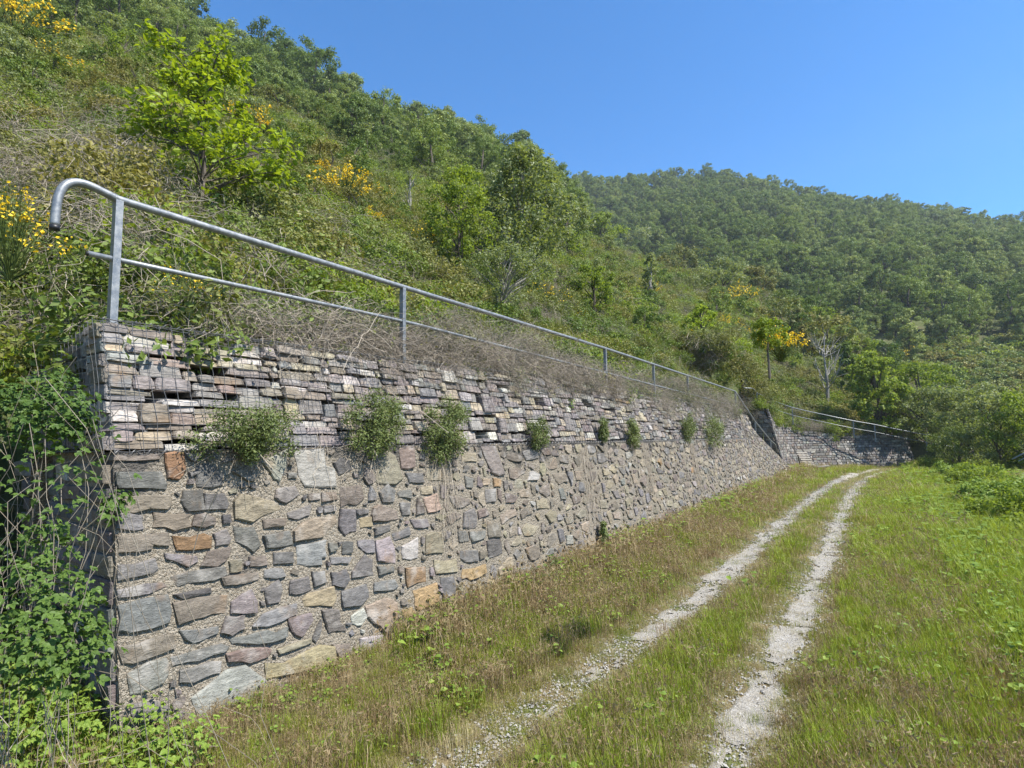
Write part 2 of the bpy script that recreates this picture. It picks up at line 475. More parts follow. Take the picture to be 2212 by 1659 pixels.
# azimuth from +Y: base radius, base height, crest radius, crest slope seen from the eye, valley radius, valley z, far crest radius, far slope
TAB = np.array([
    [-130, 9.5, 3.3, 100, .62, 200, 60, 330, .50],
    [-90, 7.6, 3.1, 110, .655, 210, 70, 330, .55],
    [-76, 7.7, 3.1, 120, .64, 205, 70, 330, .55],
    [-69, 7.9, 3.3, 128, .63, 200, 70, 330, .55],
    [-68.3, 5.6, 3.25, 128, .628, 200, 70, 330, .55],
    [-64, 5.9, 3.25, 130, .625, 200, 70, 330, .55],
    [-50.5, 6.9, 3.25, 150, .565, 210, 75, 330, .50],
    [-36.7, 8.9, 3.25, 165, .495, 215, 75, 330, .465],
    [-27.7, 11.4, 3.28, 165, .420, 205, 62, 330, .452],
    [-24.5, 12.8, 3.3, 148, .352, 180, 45, 330, .446],
    [-20, 15.5, 3.35, 132, .318, 160, 36, 330, .440],
    [-16, 19.2, 3.4, 118, .285, 142, 27, 330, .436],
    [-11, 27.8, 3.45, 102, .248, 126, 20, 330, .425],
    [-8.2, 41.9, 3.9, 94, .225, 118, 16, 330, .40],
    [-8.0, 47.0, 4.0, 93, .223, 117, 15.5, 330, .399],
    [-6.2, 49.6, 3.9, 90, .207, 113, 14, 330, .385],
    [-4, 51.2, 3.5, 84, .180, 108, 11.0, 330, .362],
    [.7, 54, 2.6, 76, .112, 100, 7.0, 330, .330],
    [1.9, 54.6, 2.3, 75, .09, 98, 6.0, 330, .322],
    [6.4, 56, 1.2, 70, .022, 90, 1.0, 330, .285],
    [10, 58, .8, 68, -.02, 86, -1.0, 330, .258],
    [25, 60, .5, 68, -.04, 86, -3.0, 330, .20],
    [60, 60, .4, 68, -.04, 86, -4.0, 330, .15]])


def hz(x, y):
    x = np.asarray(x, float); y = np.asarray(y, float)
    a = np.degrees(np.arctan2(x, y)); r = np.hypot(x, y)
    c = [np.interp(a, TAB[:, 0], TAB[:, i]) for i in range(1, 9)]
    rb, zb, rs, ts, rv, zv, rf, tf = c
    zs = 2.25 + ts * rs; zf = 2.25 + tf * rf
    t1 = (r - rb - .8) / (rs - rb - .8)
    z = np.where(r < rs, zb + (zs - zb) * np.clip(t1, -.05, 1) ** 1.0, 0)
    t2 = np.clip((r - rs) / (rv - rs), 0, 1); z = np.where(r >= rs, zs + (zv - zs) * t2, z)
    t3 = np.clip((r - rv) / (rf - rv), 0, 1); z = np.where(r >= rv, zv + (zf - zv) * t3, z)
    z = np.where(r >= rf, zf - .15 * (r - rf), z)
    w = np.clip((r - rb) / 25, 0, 1)
    z = z + w * (1.6 * (fbm(x / 9, y / 9, 21) - .5) + 5 * np.clip(r / 200, 0, 1) * (fbm(x / 40, y / 40, 22) - .5))
    rec = (y > 27.6) & (y < 41.0) & (x > -7.6) & (x < -3.5)      # the recess of the stair
    return np.where(rec, np.minimum(z, (38.2 - y) * .306 - .3), z)


def on_ground(px, py):
    d = ray(px, py); t = np.geomspace(1.5, 80, 1500); P = EYE + t[:, None] * d
    i = np.argmax(P[:, 2] < gz(P[:, 0], P[:, 1])); return P[i]


def on_hill(px, py, r0=5.5, r1=420.0):
    """where the line of sight through a survey point meets the hillside"""
    d = ray(px, py); h = math.hypot(d[0], d[1])
    t = np.geomspace(r0 / h, r1 / h, 1500)
    P = EYE + t[:, None] * d
    z = hz(P[:, 0], P[:, 1]); i = np.argmax(P[:, 2] < z)
    p = P[i] if P[i, 2] < z[i] else P[-1]
    return np.array([p[0], p[1], float(hz(p[0], p[1]))])


# ground sheet: fine near the track, coarse to the horizon
def grid_obj(name, xs, ys, zf, mat, hole=None):
    X, Y = np.meshgrid(xs, ys, indexing='ij'); Z = zf(X, Y)
    V = np.stack([X, Y, Z], -1).reshape(-1, 3); n = len(ys)
    i, j = np.meshgrid(np.arange(len(xs) - 1), np.arange(n - 1), indexing='ij')
    Q = np.stack([i * n + j, (i + 1) * n + j, (i + 1) * n + j + 1, i * n + j + 1], -1).reshape(-1, 4)
    if hole is not None:
        C = V[Q].mean(1); Q = Q[~hole(C[:, 0], C[:, 1])]
    me = mesh_np(name, V, [Q], [mat], smooth=True)
    return tag(link(bpy.data.objects.new(name, me)), kind='structure')


def far_fall(x, y): return gz(x, y) - .25 * np.clip(np.hypot(x * .6, y) - 62, 0, 1e9) * .2
grid_obj('ground', np.concatenate([np.linspace(-9, -4.9, 22)[:-1], np.linspace(-4.9, 5, 78)[:-1], np.linspace(5, 30, 60), [40, 60, 120, 400]]),
         np.concatenate([[-300, -80, -25], np.linspace(-8, 16, 160)[:-1], np.linspace(16, 64, 110), [75, 90, 120, 200, 420]]), far_fall, M_GROUND,
         lambda x, y: (x < -5.0) & (y > 2.6))

ang = np.radians(np.concatenate([np.arange(-128, -76, 2.0), np.arange(-76, 12, .5), np.arange(12, 60, 3.0)]))
rad = np.concatenate([np.linspace(0, 1, 90) ** 1.3 * 55, np.linspace(58, 340, 120), [360, 420, 520]])
A, Rr = np.meshgrid(ang, rad, indexing='ij')
RB = np.interp(np.degrees(A), TAB[:, 0], TAB[:, 1]); RR = np.where(Rr <= 55, RB + (60 - np.minimum(RB, 59)) * Rr / 55, np.maximum(Rr, RB + 1 + Rr * .01))
RR = np.maximum.accumulate(RR, axis=1)
HX, HY = RR * np.sin(A), RR * np.cos(A)
HZ = hz(HX, HY); HX = np.concatenate([HX[:, :1], HX], 1); HY = np.concatenate([HY[:, :1], HY], 1); HZ = np.concatenate([HZ[:, :1] - 5, HZ], 1)
V = np.stack([HX, HY, HZ], -1).reshape(-1, 3); n = len(rad) + 1
i, j = np.meshgrid(np.arange(len(ang) - 1), np.arange(n - 1), indexing='ij')
Q = np.stack([i * n + j, i * n + j + 1, (i + 1) * n + j + 1, (i + 1) * n + j], -1).reshape(-1, 4)
Cc = V[Q].mean(1)
tag(link(bpy.data.objects.new('hillside', mesh_np('hillside', V, [Q], [M_HILL], smooth=True))), kind='structure')

# wheel tracks: ragged gravel strips lying on the ground sheet
TRL = np.array([(-2.62, 2.2), (-2.58, 3.5), (-2.56, 4.7), (-2.44, 5.9), (-2.32, 7.6), (-2.27, 10), (-2.23, 16.8), (-2.1, 25), (-1.75, 33), (-1.2, 40), (0, 46)])
TRR = np.array([(-1.0, 2.5), (-1.0, 4.4), (-1.02, 5.5), (-.99, 6.8), (-.98, 9.3), (-.94, 11.7), (-1.0, 20.7), (-.9, 30), (-.6, 36), (0, 41), (1.2, 46)])
def trx(T, y): return np.interp(y, T[:, 1], T[:, 0])
def track_w(y, s): return (.23 if s == 0 else .19) + .16 * (noise2(y * 1.3, 0 * y + s * 9, 31) - .5)
def track_dist(x, y):
    return np.minimum(np.abs(x - trx(TRL, y)) - track_w(y, 0), np.abs(x - trx(TRR, y)) - track_w(y, 1))
for s, T in enumerate((TRL, TRR)):
    ys = np.arange(2.4, 45, .045); us = np.linspace(-1, 1, 15)
    w = track_w(ys, s)
    cx = trx(T, ys)
    X = cx[:, None] + us[None, :] * (w[:, None] + .22 * (noise2(ys[:, None] * 3 + 0 * us, us * .8 + 0 * ys[:, None], 40 + s) - .4))
    Y = np.repeat(ys[:, None], len(us), 1)
    edge = np.clip((1 - np.abs(us))[None, :] * 4, 0, 1)
    Z = gz(X, Y) + .004 + edge * (.012 * fbm(X * 14, Y * 14, 51) + .004) - .02 * (1 - edge)
    V = np.stack([X, Y, Z], -1).reshape(-1, 3); n = len(us)
    i, j = np.meshgrid(np.arange(len(ys) - 1), np.arange(n - 1), indexing='ij')
    Q = np.stack([i * n + j, i * n + j + 1, (i + 1) * n + j + 1, (i + 1) * n + j], -1).reshape(-1, 4)
    Cc = V[Q].mean(1)
    thr = np.where(Cc[:, 1] < 6.5, .60 if s == 0 else .44, .36)
    eu = np.abs(np.repeat(((us[1:] + us[:-1]) / 2)[None], len(ys) - 1, 0)).ravel()
    Q = Q[.55 * fbm(Cc[:, 0] * 2.2, Cc[:, 1] * 1.6, 61 + s) + .45 * fbm(Cc[:, 0] * 9, Cc[:, 1] * 6, 65 + s, 2) > thr + (.02 if s == 0 else .04) + .20 * np.clip(eu - .45, 0, 1)]
    tag(link(bpy.data.objects.new('wheel_track', mesh_np('wheel_track', V, [Q[:, ::-1]], [M_GRAVEL], smooth=True))), kind='structure')

# ------------------------------------------------------------------ the stone wall
def face_x(z):
    z = np.asarray(z, float)
    return np.where(z < 2.21, -4.28 - .16 * (z - .2), -4.602 - .30 * (z - 2.21))


def face_pt(s, t, off): return np.stack([face_x(t) + off, np.asarray(s, float), np.asarray(t, float)], -1)


def wall_top(y):
    y = np.asarray(y, float)
    return np.where(y < 26.2, 2.21, np.where(y < 28.0, 3.25, np.interp(y, [28.0, 29.2, 36.5, 39.0], [2.75, 2.25, .62, .35])))


def px_face(px, py):
    d = ray(px, py)                     # plane x = -4.28 - .16 (z - .2)
    t = (-4.248 - .16 * EYE[2]) / (d[0] + .16 * d[2]); P = EYE + t * d
    return P[1], P[2]


def px_st(crop, pts):
    ox, oy = crop
    return np.array([px_face((ox + p[0] / 1.58625) / 1.73598, (oy + p[1] / 1.58625) / 1.73598) for p in pts])


GREY = (.148, .138, .128); DARK = (.092, .086, .080); BROWN = (.150, .124, .098); TAN = (.235, .198, .14); PALE = (.30, .28, .25)
PURP = (.155, .132, .122); OCHRE = (.25, .17, .085); RUST = (.215, .12, .06); BLUE = (.155, .152, .145); YELL = (.29, .24, .145)
PAL = [GREY, GREY, DARK, BROWN, BROWN, TAN, PURP, PURP, BLUE, PALE]


def stone_mesh(name, poly, fr, out=.035, deep=.12, tint=GREY, rng=RNG, jit=.035, bevel=.91):
    """poly (k,2) in the face frame fr(s,t,off); origin at its middle; 12-50 triangles"""
    poly = np.asarray(poly, float)
    c = poly.mean(0); k0 = len(poly)
    size = np.ptp(poly, axis=0).mean()
    if k0 < 8:                          # break long edges so that the outline is not ruled
        P = []
        for a, b in zip(poly, np.roll(poly, -1, 0)):
            P.append(a)
            if np.linalg.norm(b - a) > .45 * size: P.append((a + b) / 2 + rng.normal(size=2) * size * jit)
        poly = np.array(P)
    k = len(poly)
    poly = poly + rng.normal(size=(k, 2)) * size * jit * .35
    ar = np.sum(poly[:, 0] * np.roll(poly[:, 1], -1) - poly[:, 1] * np.roll(poly[:, 0], -1))
    if ar < 0: poly = poly[::-1]
    tilt = rng.normal(size=2) * .055
    inner = c + (poly - c) * bevel
    def of(p): return out * .9 + (p - c) @ tilt
    o1 = np.full(k, -deep); o2 = np.clip(of(poly) * .7, .002, None); o3 = np.clip(of(inner), .005, None) + rng.uniform(0, .007, k)
    V = np.concatenate([fr(poly[:, 0], poly[:, 1], o1), fr(poly[:, 0], poly[:, 1], o2), fr(inner[:, 0], inner[:, 1], o3),
                        fr(np.array([c[0] + rng.normal() * size * .08]), np.array([c[1]]), np.array([out + rng.uniform(0, .008)]))])
    org = fr(np.array([c[0]]), np.array([c[1]]), np.array([0.0]))[0]
    i = np.arange(k); i2 = (i + 1) % k
    q = np.concatenate([np.stack([i, i2, k + i2, k + i], -1), np.stack([k + i, k + i2, 2 * k + i2, 2 * k + i], -1)])
    f = np.stack([2 * k + i, 2 * k + i2, np.full(k, 3 * k)], -1)
    t = np.asarray(tint) * rng.uniform(.8, 1.25) * (1 + rng.normal(size=3) * .03)
    return V, [q, f], t, org


TR_A = (380, 1640); TR_B = (380, 2160); TR_C = (1100, 1620); TR_D = (1000, 1960)
TRACED = [
 (TR_A, BROWN, '62,82 325,80 340,128 290,135 70,138'), (TR_A, RUST, '375,78 485,82 497,190 460,250 395,240 380,150'), (TR_A, GREY, '495,80 570,72 590,110 545,145 510,120'),
 (TR_A, DARK, '80,212 350,205 383,280 375,305 110,300 95,270'), (TR_A, DARK, '568,170 640,160 715,215 710,285 660,298 570,290'), (TR_A, PALE, '950,150 1095,70 1090,180 1062,258 1025,245 990,190'),
 (TR_A, BROWN, '92,358 400,345 410,405 390,425 190,447 95,425'), (TR_A, DARK, '485,320 600,318 610,430 510,440 475,380'), (TR_A, DARK, '612,335 720,332 750,400 735,430 618,428'),
 (TR_A, TAN, '795,380 830,335 930,360 1040,395 1050,430 960,470 900,505 800,480'), (TR_A, GREY, '1035,310 1150,290 1170,340 1090,390 1030,355'), (TR_A, BLUE, '95,455 150,450 240,470 245,545 195,555 92,540'),
 (TR_A, BROWN, '312,448 520,455 523,530 430,555 310,530'), (TR_A, BROWN, '555,465 615,452 672,478 670,520 610,537 535,525'), (TR_A, DARK, '715,465 762,458 765,505 720,515'),
 (TR_A, BROWN, '962,490 1085,482 1083,525 970,540'), (TR_A, GREY, '1105,450 1240,400 1230,460 1170,490 1110,480'), (TR_A, BROWN, '95,590 390,568 392,640 300,630 298,665 110,678'),
 (TR_A, RUST, '425,585 600,575 645,585 640,655 450,668'), (TR_A, GREY, '668,575 740,548 770,600 755,635 680,645'), (TR_A, DARK, '780,530 900,535 940,640 900,682 800,620'),
 (TR_A, GREY, '965,585 1110,558 1135,640 980,658'), (TR_A, BLUE, '378,690 560,705 565,740 510,770 440,740 390,720'), (TR_A, BROWN, '630,680 765,655 735,735 680,767 590,760'),
 (TR_A, GREY, '100,760 310,722 328,780 300,805 100,845'), (TR_A, BROWN, '755,740 830,725 832,790 760,805'), (TR_A, BROWN, '880,712 970,705 985,755 885,765'), (TR_A, DARK, '1020,688 1130,682 1135,745 1022,755'),
 (TR_A, GREY, '425,825 600,785 725,770 735,820 560,862 460,880'), (TR_A, BROWN, '712,835 925,808 930,845 850,865 730,882'), (TR_A, GREY, '970,790 1070,782 1090,820 1040,838 968,832'),
 (TR_A, GREY, '75,910 145,900 360,865 380,890 170,950 100,952'), (TR_B, DARK, '430,110 640,68 645,95 480,138'), (TR_B, BLUE, '107,180 390,115 402,200 390,275 170,330 108,325'),
 (TR_B, BROWN, '435,160 690,118 738,115 735,215 600,245 465,285'), (TR_B, PURP, '775,155 890,80 920,150 920,215 770,215'), (TR_B, GREY, '970,80 1050,20 1070,80 1055,150 985,165'),
 (TR_B, GREY, '1120,30 1225,5 1240,80 1180,105 1118,105'), (TR_B, BLUE, '905,290 960,225 1150,170 1150,225 1060,270 910,303'), (TR_B, BLUE, '470,325 685,300 685,340 600,375 545,400 500,375'),
 (TR_B, PURP, '735,240 850,222 845,310 765,355 710,335'), (TR_B, PURP, '1110,250 1240,222 1245,270 1180,360 1130,330'), (TR_B, BROWN, '110,420 300,370 415,350 433,420 345,460 180,518 125,515'),
 (TR_B, GREY, '765,375 980,325 1090,308 1095,355 930,400 780,400'), (TR_B, GREY, '422,485 700,402 745,420 730,445 570,500 430,530'), (TR_B, BROWN, '745,465 980,425 1005,440 990,480 880,515 760,505'),
 (TR_B, TAN, '1050,435 1240,372 1243,395 1180,420 1060,460'), (TR_B, GREY, '160,580 280,510 380,490 388,590 360,640 180,700'), (TR_B, GREY, '470,560 640,510 703,510 695,570 600,605 470,630'),
 (TR_B, PALE, '545,720 640,640 730,575 850,540 960,620 995,710 700,855 590,850'), (TR_B, GREY, '180,760 330,745 400,780 400,860 200,860'),
 (TR_C, PALE, '10,110 170,95 180,200 235,220 243,320 75,325 35,260 30,200'), (TR_C, TAN, '10,590 120,520 240,495 250,540 170,625 10,640'), (TR_D, BLUE, '185,140 345,105 350,200 320,210 320,250 185,248'),
 (TR_D, YELL, '0,840 110,835 230,770 310,728 385,745 397,830 300,865 200,890 20,925'), (TR_C, DARK, '235,180 275,150 330,170 350,225 265,255'), (TR_C, TAN, '490,290 560,110 600,150 640,280 600,305 500,300'),
 (TR_C, BROWN, '630,100 710,90 715,205 640,215'), (TR_C, GREY, '665,245 760,250 770,300 690,300'), (TR_C, BROWN, '272,325 390,318 412,390 370,435 285,440'), (TR_C, BROWN, '85,368 150,365 155,400 90,408'),
 (TR_C, BROWN, '165,362 250,358 258,400 165,415'), (TR_C, GREY, '175,440 245,440 250,465 180,480'), (TR_C, DARK, '280,460 365,465 370,590 300,612 268,560'), (TR_C, GREY, '368,462 440,458 448,480 375,495'),
 (TR_C, YELL, '392,515 460,505 465,560 395,570'), (TR_C, BROWN, '475,450 540,440 610,470 620,520 470,525'), (TR_C, GREY, '615,360 695,345 700,395 625,385'), (TR_C, GREY, '510,360 560,310 600,350 590,415 530,415'),
 (TR_C, GREY, '630,420 690,425 690,490 645,495'), (TR_C, BROWN, '735,395 770,430 780,480 730,490'), (TR_C, TAN, '772,395 850,368 868,460 800,480'), (TR_C, TAN, '755,330 815,320 820,365 760,370'),
 (TR_C, GREY, '480,572 570,552 573,585 485,612'), (TR_C, GREY, '585,605 680,568 690,610 600,645'), (TR_C, GREY, '695,520 790,515 800,560 720,570'), (TR_C, BLUE, '380,650 430,640 475,640 478,715 430,720 385,680'),
 (TR_C, PALE, '490,650 570,625 600,690 600,775 500,760'), (TR_C, PALE, '645,680 735,630 735,745 650,755'), (TR_C, GREY, '205,660 250,655 255,700 215,712'), (TR_C, DARK, '290,655 350,655 345,715 290,725'),
 (TR_C, GREY, '222,745 340,745 320,780 230,785'), (TR_C, GREY, '350,830 420,730 470,760 475,850 345,862'), (TR_C, GREY, '498,800 590,800 595,825 505,850'), (TR_C, DARK, '222,840 310,815 328,880 300,925 230,905'),
 (TR_C, GREY, '110,830 180,825 188,890 120,920'), (TR_C, OCHRE, '665,810 780,805 785,890 680,922'), (TR_C, TAN, '790,610 870,600 888,640 885,715 790,725'), (TR_C, GREY, '480,895 600,878 618,915 590,935 480,945'),
 (TR_C, TAN, '1000,135 1080,128 1085,175 1005,180'), (TR_C, PURP, '1115,85 1200,90 1250,250 1180,240'), (TR_C, GREY, '1012,480 1070,458 1090,500 1085,565 1010,562'), (TR_C, GREY, '1140,345 1195,342 1197,412 1145,420'),
 (TR_C, GREY, '1020,265 1065,275 1060,330 1025,330'), (TR_C, OCHRE, '1185,275 1230,285 1230,325 1190,325'), (TR_C, TAN, '1120,280 1165,280 1160,315 1125,315'), (TR_C, GREY, '1045,595 1140,585 1135,630 1060,650'),
 (TR_C, GREY, '980,590 1025,590 1040,645 985,655'), (TR_C, BROWN, '1155,535 1225,545 1230,625 1160,625'), (TR_C, DARK, '1150,650 1230,645 1240,720 1160,750'), (TR_C, GREY, '990,710 1090,705 1095,760 1020,775 990,750'),
 (TR_C, OCHRE, '1010,820 1135,785 1140,835 1050,880 1005,870'), (TR_C, TAN, '835,760 960,760 970,830 850,840'), (TR_D, OCHRE, '875,410 1005,362 1018,480 900,525 880,500'), (TR_D, DARK, '1035,330 1110,318 1120,420 1050,455'),
 (TR_D, TAN, '590,500 700,450 770,480 765,570 700,655 640,600 600,560'), (TR_D, PALE, '500,560 570,510 590,560 560,610 510,600'), (TR_D, GREY, '445,410 590,365 598,440 550,490 455,500'),
 (TR_D, PURP, '330,525 420,520 430,590 465,640 370,650 345,590'), (TR_D, TAN, '215,460 245,425 390,385 405,440 380,495 230,500'), (TR_D, PURP, '130,570 250,540 262,580 210,670 140,640'), (TR_D, PALE, '555,690 690,670 700,720 620,780 560,770'),
 (TR_D, BROWN, '390,725 490,720 495,790 430,805'), (TR_D, OCHRE, '800,520 860,505 875,545 820,570'), (TR_D, PALE, '910,560 1065,530 1070,590 920,605'), (TR_D, GREY, '270,690 320,580 320,640 290,710')]

wall = empty('stone_retaining_wall', (-4.5, 2.0, 0.3), 'long mortared stone retaining wall carrying the row of wire baskets beside the grassy track', 'retaining wall')
WO = np.array(wall.location)


def base_z(y): return gz(-4.3 + 0 * np.asarray(y, float), y) - .12


# mortar body
G = Geo()
ys = np.concatenate([np.arange(2.0, 13, .04), np.arange(13, 39, .09)])
nr = 52
tt = np.linspace(0, 1, nr)
B = base_z(ys) - .25; T = wall_top(ys)
TZ = B[:, None] + (T - B)[:, None] * tt[None]
SY = np.repeat(ys[:, None], nr, 1)
off = -.002 + .016 * (fbm(SY * 5, TZ * 5, 71) - .5) +   .014 * (fbm(SY * 22, TZ * 22, 72) - .5) + RNG.normal(size=SY.shape) * .0035
V = face_pt(SY, TZ, off).reshape(-1, 3)
i, j = np.meshgrid(np.arange(len(ys) - 1), np.arange(nr - 1), indexing='ij')
G.add(V, [np.stack([i * nr + j, (i + 1) * nr + j, (i + 1) * nr + j + 1, i * nr + j + 1], -1).reshape(-1, 4)])
top = V.reshape(len(ys), nr, 3)[:, -1]; bk = top.copy(); bk[:, 0] = -6.0
bk2 = bk.copy(); bk2[:, 2] = B
n = len(ys); q = np.arange(n - 1)
G.add(np.concatenate([top, bk, bk2]), [np.concatenate([np.stack([q, q + 1, n + q + 1, n + q], -1), np.stack([n + q, n + q + 1, 2 * n + q + 1, 2 * n + q], -1)])])
# free end of the mortared part
def end_pt(u, z, off): return np.stack([face_x(z) - u * .97, 2.0 + u * .10 - off, z], -1)
us = np.linspace(0, 2.3, 40); zs = np.linspace(-.3, 2.21, 40)
U, Z = np.meshgrid(us, zs, indexing='ij')
V = end_pt(U, Z, .02 * (fbm(U * 8, Z * 8, 77) - .5)).reshape(-1, 3)
i, j = np.meshgrid(np.arange(39), np.arange(39), indexing='ij')
G.add(V, [np.stack([i * 40 + j, i * 40 + j + 1, (i + 1) * 40 + j + 1, (i + 1) * 40 + j], -1).reshape(-1, 4)])
mo = G.obj('mortar', [M_MORTAR], None, smooth=True)
mo.parent = wall; mo.matrix_parent_inverse = Matrix.Translation(-Vector(WO))

# traced stones, then smaller stones packed into what is left
items = []
RES = .015; rng0 = np.random.default_rng(3)
occ = np.zeros((int(37.5 / RES), int(3.6 / RES)), bool)
def cell(s, t): return int((s - 1.8) / RES), int((t + .2) / RES)
for crop, tint, txt in TRACED:
    P = px_st(crop, [tuple(map(float, p.split(','))) for p in txt.split()])
    P[:, 0] = np.maximum(P[:, 0], 2.005)
    if P[:, 1].max() > 2.2: P[:, 1] = np.minimum(P[:, 1], 2.19)
    P = P.mean(0) + (P - P.mean(0)) * 1.07; P[:, 0] = np.maximum(P[:, 0], 2.003)
    items.append((P, tint, rng0.uniform(.014, .027)))
    a = cell(*(P.min(0) - .012)); b = cell(*(P.max(0) + .012))
    # occupancy along the polygon's own rows
    for ix in range(max(a[0], 0), b[0] + 1):
        s = 1.8 + ix * RES; y_in = []
        for p, q in zip(P, np.roll(P, -1, 0)):
            if (p[0] - s) * (q[0] - s) <= 0 and abs(q[0] - p[0]) > 1e-6:
                y_in.append(p[1] + (q[1] - p[1]) * (s - p[0]) / (q[0] - p[0]))
        if y_in:
            c0 = int((min(y_in) + .2 - .02) / RES); c1 = int((max(y_in) + .2 + .02) / RES)
            occ[ix, max(c0, 0):c1 + 1] = True
rng = np.random.default_rng(4)
SIZES = [(.42, .17, 900), (.32, .14, 3500), (.26, .21, 3500), (.22, .11, 7000), (.14, .18, 7000), (.16, .08, 12000), (.09, .10, 14000), (.10, .05, 20000), (.06, .05, 16000), (.05, .035, 12000)]
for w0, h0, tries in SIZES:
    for _ in range(tries):
        s = 2.05 + 36.3 * rng.random() ** 1.25; w = w0 * rng.uniform(.75, 1.25); h = h0 * rng.uniform(.8, 1.2)
        zb, zt = float(base_z(s)) + .03, float(wall_top(s)) - .02
        if zt - zb < h * .8: continue
        t = rng.uniform(zb + h / 2, max(zt - h / 2, zb + h / 2 + .01))
        if t + h / 2 > zt or (s - w / 2 < 2.0): continue
        a = cell(s - w / 2 - .004, t - h / 2 - .004); b = cell(s + w / 2 + .004, t + h / 2 + .004)
        if b[0] >= occ.shape[0] or occ[a[0]:b[0] + 1, a[1]:b[1] + 1].any(): continue
        occ[cell(s - w / 2, 0)[0]:cell(s + w / 2, 0)[0] + 1, cell(0, t - h / 2)[1]:cell(0, t + h / 2)[1] + 1] = True
        k = rng.integers(5, 8); th = np.sort(rng.uniform(0, 2 * np.pi, k) * .25 + np.arange(k) * 2 * np.pi / k * .92)
        c, sn = np.cos(th), np.sin(th); q = np.maximum(np.abs(c), np.abs(sn)) ** 1.0 * rng.uniform(.95, 1.12, k)
        P = np.stack([s + c / q * w / 2, t + sn / q * h / 2], -1)
        rt = rng.normal() * .10; D = P - [s, t]
        P = np.stack([s + D[:, 0] - rt * D[:, 1], t + D[:, 1] + rt * D[:, 0]], -1)
        col = PAL[rng.integers(len(PAL))] if s < 5 else [GREY, BROWN, TAN, PURP, TAN, PALE, BROWN, GREY, OCHRE][rng.choice(9, p=[.17, .24, .22, .10, .12, .05, .08, .012, .008])]
        items.append((P, col, rng.uniform(.012, .028)))


def lay(items, fr, root, part, keep, mat, stuff_name, seed=1):
    """the largest in the picture become parts one by one, what is past the limit one joined part"""
    rng = np.random.default_rng(seed)
    cen = np.array([fr(np.array([P[:, 0].mean()]), np.array([P[:, 1].mean()]), np.array([0.]))[0] for P, *_ in items])
    size = np.array([np.ptp(P, axis=0).mean() for P, *_ in items]) / np.linalg.norm(cen - EYE, axis=1)
    order = np.argsort(-size); rest = Geo(); ro = np.array(root.location)
    for r_, ix in enumerate(order):
        P, tint, out = items[ix][:3]; deep = items[ix][3] if len(items[ix]) > 3 else .10
        V, F, t, org = stone_mesh(part, P, fr, out, deep, tint, rng)
        if r_ < keep:
            me = mesh_np(part, V - org, F, [mat], tint=t)
            o = link(bpy.data.objects.new(part, me), root); o.location = org - ro
        else:
            rest.add(V, F, tint=t)
    if rest.n:
        o = rest.obj(stuff_name, [mat], root); o['kind'] = 'stuff'
        o.matrix_parent_inverse = Matrix.Translation(-Vector(ro))
    return cen


lay(items, face_pt, wall, 'stone', 300, M_STONE, 'small_stones', 2)
# stones of the shaded free end
its = []
z = .0
while z < 2.1:
    h = rng.uniform(.12, .2); u = .02
    while u < 2.2:
        w = rng.uniform(.2, .5)
        its.append((np.array([[u + .02, z + .02], [u + w - .02, z + .015], [u + w - .025, z + h - .02], [u + .015, z + h - .015]]), PAL[rng.integers(len(PAL))], .03)); u += w
    z += h
lay(its, lambda s, t, o: end_pt(np.asarray(s), np.asarray(t), np.asarray(o)), wall, 'end_stone', 80, M_STONE, 'end_stones', 3)

# ------------------------------------------------------------------ wire baskets of dry stone on the wall
def gab_top(y): return np.interp(y, [2, 5, 9, 26], [3.19, 3.235, 3.36, 3.44])
SEAMS = [2.0, 3.5, 4.9, 6.05, 8.0, 10.0, 12.0, 14.0, 16.0, 18.0, 20.0, 22.0, 24.0, 26.0]
WHERE = ['at the free end of the wall, under the hooked rail end', 'second from the free end of the wall, above the widest hanging shrub', 'third from the free end, above the rounded hanging shrub',
         'fourth from the free end, under the second rail post', 'fifth from the free end, overhung by dry brambles', 'sixth from the free end, above the small round wall shrub', 'seventh from the free end, just before the third visible rail post',
         'eighth from the free end, between two rail posts', 'ninth from the free end, half hidden by trailing brambles', 'tenth from the free end of the wall', 'eleventh from the free end of the wall',
         'next to last before the stair, overgrown with green', 'last before the stair, beside the tall rail post']


def wiggle(P, a, rng): P = np.array(P, float); P[1:-1] += rng.normal(size=(len(P) - 2, 3)) * a; return P


